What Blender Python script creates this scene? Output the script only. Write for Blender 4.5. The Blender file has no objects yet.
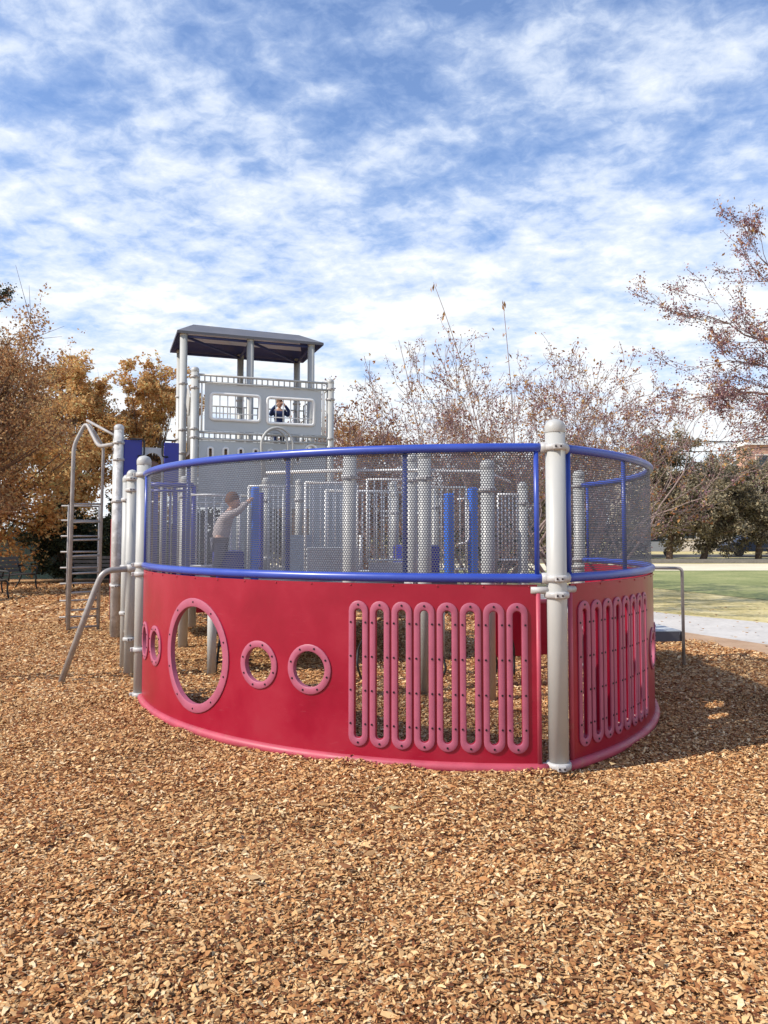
import bpy, bmesh, math, random
import numpy as np
from mathutils import Vector, Matrix, Euler
from mathutils.geometry import delaunay_2d_cdt

R = math.radians
scene = bpy.context.scene
COL = scene.collection

# ------------------------------------------------------------------ camera
cam_d = bpy.data.cameras.new('camera')
cam = bpy.data.objects.new('camera', cam_d); COL.objects.link(cam)
cam.location = (0, 0, 1.5); cam.rotation_euler = (R(93.0), 0, 0)
cam_d.sensor_fit = 'VERTICAL'; cam_d.sensor_height = 24; cam_d.lens = 18.02
cam_d.shift_y = -17.3/1024
cam_d.clip_end = 3000; cam_d.clip_start = 0.05
scene.camera = cam
scene.render.resolution_x = 768; scene.render.resolution_y = 1024

# ------------------------------------------------------------------ sky and sun
SUN_EL = 41.0
SUN_AZ = math.atan2(-0.93, -0.37)          # towards the sun, measured from +Y to +X
sun_dir = Vector((math.sin(SUN_AZ)*math.cos(R(SUN_EL)), math.cos(SUN_AZ)*math.cos(R(SUN_EL)), math.sin(R(SUN_EL))))
sd = bpy.data.lights.new('sun', 'SUN'); sd.energy = 3.9; sd.angle = R(0.6); sd.color = (1.0, 0.93, 0.82)
so = bpy.data.objects.new('sun', sd); COL.objects.link(so)
so.rotation_euler = (-sun_dir).to_track_quat('-Z', 'Y').to_euler(); so.location = (-20, -8, 20)

world = bpy.data.worlds.new('World'); scene.world = world; world.use_nodes = True
wt = world.node_tree; wt.nodes.clear()
class NT:
    """small helper for node trees"""
    def __init__(s, t): s.t = t
    def n(s, kind, **kw):
        x = s.t.nodes.new(kind)
        for k, v in kw.items():
            if k.startswith('i_'):
                key = k[2:]; key = int(key) if key.isdigit() else key
                x.inputs[key].default_value = v
            else: setattr(x, k, v)
        return x
    def l(s, a, b): s.t.links.new(a, b)
    def math(s, op, a, b=None, clamp=False):
        x = s.t.nodes.new('ShaderNodeMath'); x.operation = op; x.use_clamp = clamp
        for i, v in enumerate((a, b)):
            if v is None: continue
            if isinstance(v, (int, float)): x.inputs[i].default_value = v
            else: s.l(v, x.inputs[i])
        return x.outputs[0]
    def ramp(s, fac, stops, interp='LINEAR'):
        x = s.t.nodes.new('ShaderNodeValToRGB'); x.color_ramp.interpolation = interp
        e = x.color_ramp.elements
        while len(e) < len(stops): e.new(0.5)
        for i, (p, c) in enumerate(stops):
            e[i].position = p; e[i].color = (*c, 1) if len(c) == 3 else c
        s.l(fac, x.inputs[0]); return x.outputs[0]
    def mix(s, fac, a, b, kind='MIX'):
        x = s.t.nodes.new('ShaderNodeMix'); x.data_type = 'RGBA'; x.blend_type = kind
        for sock, v in ((x.inputs['Factor'], fac), (x.inputs['A'], a), (x.inputs['B'], b)):
            pass
        f, A, B = x.inputs[0], x.inputs[6], x.inputs[7]
        for sock, v in ((f, fac), (A, a), (B, b)):
            if isinstance(v, (int, float)): sock.default_value = v
            elif isinstance(v, tuple): sock.default_value = (*v, 1)
            else: s.l(v, sock)
        return x.outputs[2]
W_ = NT(wt)
sky = W_.n('ShaderNodeTexSky', sky_type='NISHITA', sun_disc=False, sun_elevation=R(SUN_EL), sun_rotation=SUN_AZ)
sky.altitude = 50; sky.air_density = 1.0; sky.dust_density = 0.6; sky.ozone_density = 3.0
tc = W_.n('ShaderNodeTexCoord')
sep = W_.n('ShaderNodeSeparateXYZ'); W_.l(tc.outputs['Generated'], sep.inputs[0])
zc = W_.math('ADD', W_.math('MAXIMUM', sep.outputs[2], 0.0), 0.20)
cx = W_.math('DIVIDE', sep.outputs[0], zc); cy = W_.math('DIVIDE', sep.outputs[1], zc)
comb = W_.n('ShaderNodeCombineXYZ'); W_.l(cx, comb.inputs[0]); W_.l(cy, comb.inputs[1])
mp = W_.n('ShaderNodeMapping'); mp.inputs['Rotation'].default_value = (0, 0, R(28)); mp.inputs['Scale'].default_value = (2.0, 2.3, 1)
mp.inputs['Location'].default_value = (3.1, 7.4, 0)
W_.l(comb.outputs[0], mp.inputs[0])
n1 = W_.n('ShaderNodeTexNoise', i_Scale=1.0, i_Detail=3.0, i_Roughness=0.5, i_Distortion=0.2); W_.l(mp.outputs[0], n1.inputs['Vector'])
n2 = W_.n('ShaderNodeTexNoise', i_Scale=3.6, i_Detail=8.0, i_Roughness=0.58, i_Distortion=0.15); W_.l(mp.outputs[0], n2.inputs['Vector'])
n3 = W_.n('ShaderNodeTexNoise', i_Scale=11.0, i_Detail=7.0, i_Roughness=0.65, i_Distortion=0.5); W_.l(mp.outputs[0], n3.inputs['Vector'])
cl = W_.math('ADD', W_.math('MULTIPLY', n1.outputs[0], 0.50), W_.math('MULTIPLY', n2.outputs[0], 0.55))
cl = W_.math('ADD', cl, W_.math('MULTIPLY', n3.outputs[0], 0.24))
# more cloud towards the horizon
hz = W_.math('SUBTRACT', 0.44, sep.outputs[2]); hz = W_.math('MULTIPLY', hz, 0.50)
cl = W_.math('ADD', cl, hz)
cf = W_.ramp(cl, [(0.50, (0.08, 0.08, 0.08)), (0.59, (0.36, 0.36, 0.36)), (0.67, (0.72, 0.72, 0.72)), (0.78, (1, 1, 1))])
skyc = W_.mix(1.0, sky.outputs[0], (1.25, 1.36, 1.56), 'MULTIPLY')
cloudc = W_.ramp(cl, [(0.55, (4.9, 6.0, 8.0)), (0.80, (7.3, 7.6, 7.9))])
cm = W_.mix(cf, skyc, cloudc)
bg = W_.n('ShaderNodeBackground', i_Strength=0.1); W_.l(cm, bg.inputs[0])
wo = W_.n('ShaderNodeOutputWorld'); W_.l(bg.outputs[0], wo.inputs[0])

scene.view_settings.view_transform = 'Standard'; scene.view_settings.look = 'None'
scene.view_settings.gamma = 1; scene.view_settings.use_curve_mapping = False
scene.view_settings.exposure = 0.48
scene.render.engine = 'CYCLES'
scene.cycles.max_bounces = 6; scene.cycles.transparent_max_bounces = 8

# ------------------------------------------------------------------ materials
def mat(name, col, rough=0.5, metal=0.0, var=0.0, vscale=6.0, bump=0.0, bscale=60.0, spec=0.5, dirt=None, dscale=3.0, dlo=0.55, dhi=0.75):
    m = bpy.data.materials.new(name); m.use_nodes = True
    t = NT(m.node_tree); b = m.node_tree.nodes['Principled BSDF']
    b.inputs['Roughness'].default_value = rough; b.inputs['Metallic'].default_value = metal
    b.inputs['Specular IOR Level'].default_value = spec
    out = None
    if var or dirt:
        tcn = t.n('ShaderNodeTexCoord')
        no = t.n('ShaderNodeTexNoise', i_Scale=vscale, i_Detail=5.0, i_Roughness=0.6); t.l(tcn.outputs['Object'], no.inputs['Vector'])
        lo = tuple(max(0, c*(1-var)) for c in col); hi = tuple(min(1, c*(1+var)) for c in col)
        out = t.ramp(no.outputs[0], [(0.3, lo), (0.7, hi)])
        if dirt:
            nd = t.n('ShaderNodeTexNoise', i_Scale=dscale, i_Detail=6.0, i_Roughness=0.65); t.l(tcn.outputs['Object'], nd.inputs['Vector'])
            f = t.ramp(nd.outputs[0], [(dlo, (0, 0, 0)), (dhi, (0.75, 0.75, 0.75))])
            out = t.mix(f, out, dirt)
        t.l(out, b.inputs['Base Color'])
        rr = t.ramp(no.outputs[0], [(0.3, (rough*0.8,)*3), (0.7, (min(1, rough*1.25),)*3)]); t.l(rr, b.inputs['Roughness'])
    else: b.inputs['Base Color'].default_value = (*col, 1)
    if bump:
        tcn = t.n('ShaderNodeTexCoord')
        nb = t.n('ShaderNodeTexNoise', i_Scale=bscale, i_Detail=4.0); t.l(tcn.outputs['Object'], nb.inputs['Vector'])
        bp = t.n('ShaderNodeBump', i_Strength=bump, i_Distance=0.01); t.l(nb.outputs[0], bp.inputs['Height']); t.l(bp.outputs[0], b.inputs['Normal'])
    return m

def leaf_mat(name, stops, rough=0.6, trans=0.3):
    m = bpy.data.materials.new(name); m.use_nodes = True
    t = NT(m.node_tree); b = m.node_tree.nodes['Principled BSDF']
    g = t.n('ShaderNodeNewGeometry')
    c = t.ramp(g.outputs['Random Per Island'], stops)
    t.l(c, b.inputs['Base Color']); b.inputs['Roughness'].default_value = rough
    b.inputs['Specular IOR Level'].default_value = 0.25
    if trans:
        tr = t.n('ShaderNodeBsdfTranslucent'); t.l(c, tr.inputs[0])
        mx = t.n('ShaderNodeMixShader'); mx.inputs[0].default_value = trans
        t.l(b.outputs[0], mx.inputs[1]); t.l(tr.outputs[0], mx.inputs[2])
        t.l(mx.outputs[0], m.node_tree.nodes['Material Output'].inputs[0])
    return m

M = {}
M['red'] = mat('red plastic', (0.30, 0.001, 0.022), 0.36, var=0.20, vscale=1.6, bump=0.10, bscale=9, dirt=(0.30, 0.022, 0.038), dscale=1.6, dlo=0.46, dhi=0.8)
def scuffed(m):
    t = NT(m.node_tree); b = m.node_tree.nodes['Principled BSDF']; src = b.inputs['Base Color'].links[0].from_socket
    tcn = t.n('ShaderNodeTexCoord'); mpn = t.n('ShaderNodeMapping'); mpn.inputs['Rotation'].default_value = (0.4, 0.9, 0.3); mpn.inputs['Scale'].default_value = (6, 6, 60)
    t.l(tcn.outputs['Object'], mpn.inputs[0])
    a = t.n('ShaderNodeTexNoise', i_Scale=1.6, i_Detail=6.0, i_Roughness=0.7); t.l(mpn.outputs[0], a.inputs['Vector'])
    c = t.n('ShaderNodeTexNoise', i_Scale=2.3, i_Detail=2.0); t.l(tcn.outputs['Object'], c.inputs['Vector'])
    f = t.math('MULTIPLY', t.ramp(a.outputs[0], [(0.60, (0, 0, 0)), (0.72, (0.5, 0.5, 0.5))]), t.ramp(c.outputs[0], [(0.45, (0, 0, 0)), (0.62, (1, 1, 1))]))
    d = t.n('ShaderNodeTexNoise', i_Scale=34.0, i_Detail=5.0, i_Roughness=0.8); t.l(tcn.outputs['Object'], d.inputs['Vector'])
    sp_ = t.ramp(d.outputs[0], [(0.66, (0, 0, 0)), (0.74, (0.45, 0.45, 0.45))])
    t.l(t.mix(sp_, t.mix(f, src, (0.42, 0.10, 0.12)), (0.28, 0.12, 0.09)), b.inputs['Base Color'])
scuffed(M['red'])
M['ring'] = mat('pink plastic', (0.37, 0.085, 0.14), 0.5, var=0.08, vscale=8, bump=0.04, bscale=120)
M['kerb'] = mat('rose tube', (0.42, 0.060, 0.095), 0.5, var=0.12, vscale=6, dirt=(0.36, 0.18, 0.12), dscale=9, dlo=0.58, dhi=0.8)
M['bolt'] = mat('dark bolt', (0.03, 0.02, 0.03), 0.4, metal=0.6)
M['blue'] = mat('blue enamel', (0.028, 0.062, 0.36), 0.32, var=0.08, vscale=4, spec=0.6)
M['bluemesh'] = mat('perforated sheet', (0.075, 0.080, 0.105), 0.55, var=0.15, vscale=3, spec=0.2)
M['slide'] = mat('blue plastic', (0.012, 0.02, 0.27), 0.35, var=0.1)
M['brightblue'] = mat('bright blue plastic', (0.03, 0.14, 0.62), 0.35, var=0.1)
M['post'] = mat('grey enamel', (0.43, 0.43, 0.41), 0.40, var=0.05, vscale=3, dirt=(0.33, 0.31, 0.29), dscale=5, dlo=0.62, dhi=0.85)
M['clamp'] = mat('cast clamp', (0.44, 0.43, 0.42), 0.45, var=0.12, vscale=20, dirt=(0.28, 0.25, 0.22), dscale=22, dlo=0.58, dhi=0.8, bump=0.08, bscale=90)
M['oldpost'] = mat('weathered grey enamel', (0.42, 0.41, 0.40), 0.5, var=0.18, vscale=9, dirt=(0.62, 0.62, 0.62), dscale=7, dlo=0.5, dhi=0.6)
M['wall'] = mat('grey panel', (0.50, 0.53, 0.54), 0.5, var=0.05, vscale=3, dirt=(0.42, 0.43, 0.43), dscale=3)
M['white'] = mat('white trim', (0.80, 0.79, 0.76), 0.45, var=0.05, dirt=(0.55, 0.52, 0.47), dscale=9, dlo=0.6, dhi=0.85)
M['roof'] = mat('grey roof plastic', (0.12, 0.12, 0.135), 0.65, var=0.15, vscale=4)
M['roofunder'] = mat('navy roof underside', (0.035, 0.05, 0.17), 0.6, var=0.1)
M['deck'] = mat('coated deck', (0.10, 0.095, 0.11), 0.6, var=0.15)
M['tube'] = mat('brushed handrail', (0.33, 0.30, 0.28), 0.38, metal=0.25, var=0.15, vscale=14)
M['dark'] = mat('black enamel', (0.012, 0.012, 0.014), 0.5)
M['benchwood'] = mat('bench slats', (0.10, 0.085, 0.07), 0.7, var=0.25, vscale=12)
M['bark'] = mat('bark', (0.13, 0.085, 0.06), 0.9, var=0.3, vscale=9, bump=0.5, bscale=30)
M['paletwig'] = mat('pale twig bark', (0.27, 0.195, 0.175), 0.85, var=0.3, vscale=7)
M['brick'] = mat('brick', (0.50, 0.28, 0.20), 0.85, var=0.2, vscale=3)
M['stucco'] = mat('pale stucco', (0.62, 0.55, 0.47), 0.85, var=0.06)
M['glass'] = mat('window glass', (0.03, 0.04, 0.05), 0.15)
M['fence'] = mat('dark green fence', (0.008, 0.035, 0.035), 0.7, var=0.3, vscale=5)
M['cloth'] = mat('grey brown hoodie', (0.40, 0.35, 0.34), 0.9, var=0.2, vscale=30)
M['trouser'] = mat('grey trousers', (0.14, 0.14, 0.17), 0.9, var=0.15, vscale=20)
M['navy'] = mat('navy jacket', (0.012, 0.025, 0.09), 0.85, var=0.2, vscale=20)
M['skin'] = mat('skin', (0.55, 0.33, 0.24), 0.55)
M['hair'] = mat('brown hair', (0.13, 0.055, 0.025), 0.8, var=0.3, vscale=60)
M['shoe'] = mat('shoe', (0.06, 0.06, 0.07), 0.7)
M['car'] = mat('dark car paint', (0.02, 0.03, 0.06), 0.25)
M['carpale'] = mat('silver car paint', (0.45, 0.46, 0.47), 0.3)

CHIP = [(0.0, (0.13, 0.048, 0.024)), (0.15, (0.27, 0.110, 0.045)), (0.34, (0.43, 0.208, 0.082)), (0.58, (0.56, 0.322, 0.140)), (0.86, (0.68, 0.45, 0.22)), (1.0, (0.78, 0.62, 0.38))]
def chip_mat():
    m = bpy.data.materials.new('wood chip'); m.use_nodes = True
    t = NT(m.node_tree); b = m.node_tree.nodes['Principled BSDF']
    g = t.n('ShaderNodeNewGeometry')
    tcn = t.n('ShaderNodeTexCoord')
    no = t.n('ShaderNodeTexNoise', i_Scale=0.8, i_Detail=3.0); t.l(tcn.outputs['Object'], no.inputs['Vector'])
    n2_ = t.n('ShaderNodeTexNoise', i_Scale=90.0, i_Detail=3.0); t.l(tcn.outputs['Object'], n2_.inputs['Vector'])
    f = t.math('ADD', g.outputs['Random Per Island'], t.math('MULTIPLY', t.math('SUBTRACT', no.outputs[0], 0.5), 0.45), True)
    f = t.math('ADD', f, t.math('MULTIPLY', t.math('SUBTRACT', n2_.outputs[0], 0.5), 0.35), True)
    c = t.ramp(f, CHIP)
    c = t.mix(t.ramp(no.outputs[0], [(0.45, (0, 0, 0)), (0.7, (0.45, 0.45, 0.45))]), c, t.mix(1.0, c, (1.0, 0.78, 0.66), 'MULTIPLY'))
    t.l(c, b.inputs['Base Color']); b.inputs['Roughness'].default_value = 0.85; b.inputs['Specular IOR Level'].default_value = 0.08
    return m
def mulch_mat():
    m = bpy.data.materials.new('mulch bed'); m.use_nodes = True
    t = NT(m.node_tree); b = m.node_tree.nodes['Principled BSDF']
    tcn = t.n('ShaderNodeTexCoord')
    vo = t.n('ShaderNodeTexVoronoi', i_Scale=30.0); t.l(tcn.outputs['Object'], vo.inputs['Vector'])
    sp = t.n('ShaderNodeSeparateColor'); t.l(vo.outputs['Color'], sp.inputs[0])
    no = t.n('ShaderNodeTexNoise', i_Scale=0.5, i_Detail=4.0); t.l(tcn.outputs['Object'], no.inputs['Vector'])
    f = t.math('ADD', sp.outputs[0], t.math('MULTIPLY', t.math('SUBTRACT', no.outputs[0], 0.5), 0.6), True)
    c = t.ramp(f, CHIP)
    t.l(t.mix(0.25, c, (0.30, 0.13, 0.06)), b.inputs['Base Color']); b.inputs['Roughness'].default_value = 0.85
    b.inputs['Specular IOR Level'].default_value = 0.2
    bp = t.n('ShaderNodeBump', i_Strength=0.9, i_Distance=0.02); t.l(sp.outputs[1], bp.inputs['Height']); t.l(bp.outputs[0], b.inputs['Normal'])
    return m
BX, BY, PH = 1.10, 4.92, R(20)
M['chip'] = chip_mat(); M['mulch'] = mulch_mat()

def ground_mat(name, stops, scale, fine=60, bump=0.4, rough=0.9):
    m = bpy.data.materials.new(name); m.use_nodes = True
    t = NT(m.node_tree); b = m.node_tree.nodes['Principled BSDF']
    tcn = t.n('ShaderNodeTexCoord')
    no = t.n('ShaderNodeTexNoise', i_Scale=scale, i_Detail=8.0, i_Roughness=0.65); t.l(tcn.outputs['Object'], no.inputs['Vector'])
    nf = t.n('ShaderNodeTexNoise', i_Scale=fine, i_Detail=4.0); t.l(tcn.outputs['Object'], nf.inputs['Vector'])
    f = t.math('ADD', t.math('MULTIPLY', no.outputs[0], 0.65), t.math('MULTIPLY', nf.outputs[0], 0.35))
    t.l(t.ramp(f, stops), b.inputs['Base Color']); b.inputs['Roughness'].default_value = rough
    b.inputs['Specular IOR Level'].default_value = 0.2
    bp = t.n('ShaderNodeBump', i_Strength=bump, i_Distance=0.02); t.l(nf.outputs[0], bp.inputs['Height']); t.l(bp.outputs[0], b.inputs['Normal'])
    return m
M['drygrass'] = ground_mat('dry grass', [(0.38, (0.26, 0.22, 0.08)), (0.48, (0.52, 0.43, 0.19)), (0.6, (0.68, 0.58, 0.32))], 0.9, 14)
M['lawn'] = ground_mat('green lawn', [(0.36, (0.17, 0.19, 0.07)), (0.5, (0.26, 0.28, 0.11)), (0.62, (0.42, 0.39, 0.18))], 0.35, 9)
M['sand'] = ground_mat('pale dust', [(0.35, (0.60, 0.52, 0.36)), (0.6, (0.78, 0.70, 0.52))], 0.3, 9, 0.1)
M['concrete'] = ground_mat('concrete', [(0.35, (0.42, 0.40, 0.36)), (0.5, (0.54, 0.51, 0.47)), (0.62, (0.62, 0.59, 0.54))], 0.8, 12, 0.15)
M['dirt'] = ground_mat('brown dirt', [(0.35, (0.32, 0.20, 0.12)), (0.6, (0.50, 0.34, 0.22))], 1.3, 30, 0.3)
M['asphalt'] = ground_mat('asphalt', [(0.35, (0.05, 0.05, 0.05)), (0.6, (0.08, 0.08, 0.08))], 1.3, 30, 0.3)

# ------------------------------------------------------------------ builders
OFF = {}
BX, BY, PH = 1.10, 4.92, R(20)
def W(u, v, z=0.0):
    return (BX+math.cos(PH)*u-math.sin(PH)*v, BY+math.sin(PH)*u+math.cos(PH)*v, z)
def setp(o, label=None, cat=None, group=None, kind=None):
    if label: o['label'] = label
    if cat: o['category'] = cat
    if group: o['group'] = group
    if kind: o['kind'] = kind
    return o
def bthing(name, u, v, label, cat, group=None, z=0.0):
    """a thing placed in the play structure's own frame (u across, v aft)"""
    o = bpy.data.objects.new(name, None); COL.objects.link(o)
    o.location = W(u, v, z); o.rotation_euler = (0, 0, PH); o.empty_display_size = 0.2
    OFF[o.name] = Vector((u, v, z)); return setp(o, label, cat, group)
def wthing(name, x, y, label, cat, group=None, z=0.0):
    o = bpy.data.objects.new(name, None); COL.objects.link(o)
    o.location = (x, y, z); o.empty_display_size = 0.2
    OFF[o.name] = Vector((x, y, z)); return setp(o, label, cat, group)

class MB:
    def __init__(s): s.v = []; s.f = []; s.m = []; s.sm = []
    def add(s, vs, fs, mi=0, smooth=False):
        b = len(s.v); s.v += [tuple(p) for p in vs]
        for f in fs: s.f.append([b+i for i in f]); s.m.append(mi); s.sm.append(smooth)
        return s
    def box(s, c, size, rz=0.0, mi=0, rot=None, bev=0.0):
        hx, hy, hz = (k/2 for k in size)
        if bev:
            bm = bmesh.new(); bmesh.ops.create_cube(bm, size=1)
            bmesh.ops.scale(bm, vec=size, verts=bm.verts)
            bmesh.ops.bevel(bm, geom=bm.edges[:], offset=bev, segments=2, affect='EDGES', profile=0.5)
            bm.verts.index_update()
            vs = [v.co.copy() for v in bm.verts]; fs = [[v.index for v in f.verts] for f in bm.faces]; bm.free()
        else:
            vs = [Vector((x, y, z)) for z in (-hz, hz) for y in (-hy, hy) for x in (-hx, hx)]
            fs = [(0, 2, 3, 1), (4, 5, 7, 6), (0, 1, 5, 4), (2, 6, 7, 3), (0, 4, 6, 2), (1, 3, 7, 5)]
        mtx = (rot if rot is not None else Matrix.Rotation(rz, 3, 'Z'))
        return s.add([mtx @ p + Vector(c) for p in vs], fs, mi)
    def boxw(s, x0, x1, y0, y1, z0, z1, mi=0):
        return s.box(((x0+x1)/2, (y0+y1)/2, (z0+z1)/2), (x1-x0, y1-y0, z1-z0), mi=mi)
    def tube(s, pts, r, n=12, mi=0, cap=True, closed=False):
        pts = [Vector(p) for p in pts]; rs = r if isinstance(r, (list, tuple)) else [r]*len(pts)
        N = len(pts); rings = []; up = None; vs = []
        for i, p in enumerate(pts):
            a = pts[i-1] if (i > 0 or closed) else p; b = pts[(i+1) % N] if (i < N-1 or closed) else p
            d = (b-a).normalized()
            if up is None:
                up = Vector((0, 0, 1)) if abs(d.z) < 0.9 else Vector((1, 0, 0))
            x = up.cross(d)
            if x.length < 1e-6: x = Vector((1, 0, 0)).cross(d)
            x.normalize(); y = d.cross(x); up = y
            vs += [p + (x*math.cos(2*math.pi*k/n)+y*math.sin(2*math.pi*k/n))*rs[i] for k in range(n)]
        fs = []
        for i in range(N if closed else N-1):
            j = (i+1) % N
            for k in range(n):
                fs.append((i*n+k, i*n+(k+1) % n, j*n+(k+1) % n, j*n+k))
        s.add(vs, fs, mi, True)
        if cap and not closed:
            b = len(s.v)-len(vs)
            s.f.append([b+k for k in range(n)][::-1]); s.m.append(mi); s.sm.append(False)
            s.f.append([b+(N-1)*n+k for k in range(n)]); s.m.append(mi); s.sm.append(False)
        return s
    def lathe(s, prof, c=(0, 0, 0), n=24, mi=0, mtx=None):
        vs = []
        for (r, z) in prof:
            for k in range(n):
                p = Vector((r*math.cos(2*math.pi*k/n), r*math.sin(2*math.pi*k/n), z))
                if mtx: p = mtx @ p
                vs.append(p+Vector(c))
        fs = []
        for i in range(len(prof)-1):
            for k in range(n):
                fs.append((i*n+k, i*n+(k+1) % n, (i+1)*n+(k+1) % n, (i+1)*n+k))
        s.add(vs, fs, mi, True)
        b = len(s.v)-len(vs)
        s.f.append([b+k for k in range(n)][::-1]); s.m.append(mi); s.sm.append(False)
        s.f.append([b+(len(prof)-1)*n+k for k in range(n)]); s.m.append(mi); s.sm.append(False)
        return s
    def build(s, name, mats, parent=None, off=None):
        if not isinstance(mats, (list, tuple)): mats = [mats]
        if off is None: off = Vector((0, 0, 0))
        p = parent
        while p is not None:
            if p.name in OFF: off = OFF[p.name]; break
            p = p.parent
        me = bpy.data.meshes.new(name)
        me.from_pydata([(a[0]-off[0], a[1]-off[1], a[2]-off[2]) for a in s.v], [], s.f)
        me.polygons.foreach_set('material_index', s.m); me.polygons.foreach_set('use_smooth', s.sm)
        for m_ in mats: me.materials.append(m_)
        me.update()
        o = bpy.data.objects.new(name, me); COL.objects.link(o)
        if parent is not None: o.parent = parent
        return o

def mesh_np(name, V, F, mats, parent=None, off=(0, 0, 0), smooth=False, nper=4):
    """V (n,3), F (m,nper)"""
    me = bpy.data.meshes.new(name)
    V = np.asarray(V, dtype=np.float32) - np.asarray(off, dtype=np.float32); F = np.asarray(F, dtype=np.int32)
    me.vertices.add(len(V)); me.vertices.foreach_set('co', V.ravel())
    me.loops.add(F.size); me.loops.foreach_set('vertex_index', F.ravel())
    me.polygons.add(len(F)); me.polygons.foreach_set('loop_start', np.arange(0, F.size, nper, dtype=np.int32))
    me.polygons.foreach_set('use_smooth', np.full(len(F), smooth))
    me.update(calc_edges=True)
    for m_ in (mats if isinstance(mats, (list, tuple)) else [mats]): me.materials.append(m_)
    o = bpy.data.objects.new(name, me); COL.objects.link(o)
    if parent is not None: o.parent = parent
    return o

def fillet(pts, r, n=6):
    """round the corners of a polyline"""
    pts = [Vector(p) for p in pts]; out = [pts[0]]
    for i in range(1, len(pts)-1):
        a, b, c = pts[i-1], pts[i], pts[i+1]
        d1 = (a-b); d2 = (c-b); k = min(r, d1.length*0.45, d2.length*0.45)
        p1 = b+d1.normalized()*k; p2 = b+d2.normalized()*k
        for t in range(n+1):
            t /= n; out.append(p1*(1-t)**2+b*2*t*(1-t)+p2*t*t)
    out.append(pts[-1]); return out

# ------------------------------------------------------------------ ground
def sheet(name, poly, z, m, kind='structure'):
    me = bpy.data.meshes.new(name); me.from_pydata([(x, y, z) for x, y in poly], [], [list(range(len(poly)))]); me.materials.append(m)
    o = bpy.data.objects.new(name, me); COL.objects.link(o); return setp(o, kind=kind)
sheet('ground', [(-900, -300), (900, -300), (900, 1500), (-900, 1500)], -0.012, M['drygrass'])
def smooth_line(pts, n=8):
    P = [Vector((*p, 0)) for p in pts]; P = [2*P[0]-P[1]]+P+[2*P[-1]-P[-2]]; out = []
    for i in range(1, len(P)-2):
        for t in range(n):
            t /= n; a, b, c, d = P[i-1], P[i], P[i+1], P[i+2]
            q = 0.5*((2*b)+(-a+c)*t+(2*a-5*b+4*c-d)*t*t+(-a+3*b-3*c+d)*t**3); out.append((q.x, q.y))
    out.append((P[-2].x, P[-2].y)); return out
mulch_edge = smooth_line([(14, -6), (9.5, 2), (6.9, 7.2), (5.24, 10.6), (4.4, 12.5), (3.0, 16.0), (0.0, 20.5), (-5, 25), (-12, 27.5), (-30, 29)])
path_out = smooth_line([(17.0, -6), (12.0, 3), (8.6, 9.5), (6.55, 13.2), (5.29, 15.1), (4.4, 18.5), (2.2, 23.0), (-4, 27.8), (-12, 30.2), (-30, 32)])
dirt_in = smooth_line([(13, -6), (8.6, 2), (6.0, 7.2), (4.70, 10.0), (3.95, 12.1), (2.6, 15.6), (-0.4, 20.0), (-5, 24.5), (-12, 27.0), (-30, 28.5)])
sheet('lawn', [(-60, 48), (-60, 31), (0, 31), (6.0, 25.5), (7.68, 21.9), (8.9, 17.9), (11.5, 10), (19, -6), (70, -6), (70, 36), (13.2, 33.0), (0, 33)], -0.004, M['lawn'])
sheet('dust_strip', [(-60, 33), (13.2, 32.6), (80, 36), (80, 46), (16.4, 40), (-60, 40)], 0.000, M['sand'])
sheet('street', [(-300, 52), (300, 52), (300, 60), (-300, 60)], 0.000, M['asphalt'])
sheet('path', mulch_edge+path_out[::-1], 0.004, M['concrete'])
sheet('dirt_strip', dirt_in+mulch_edge[::-1], 0.006, M['dirt'])
sheet('mulch_bed', [(-40, -8), (13, -8)]+dirt_in+[(-40, 28.5)], 0.002, M['mulch'])

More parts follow.
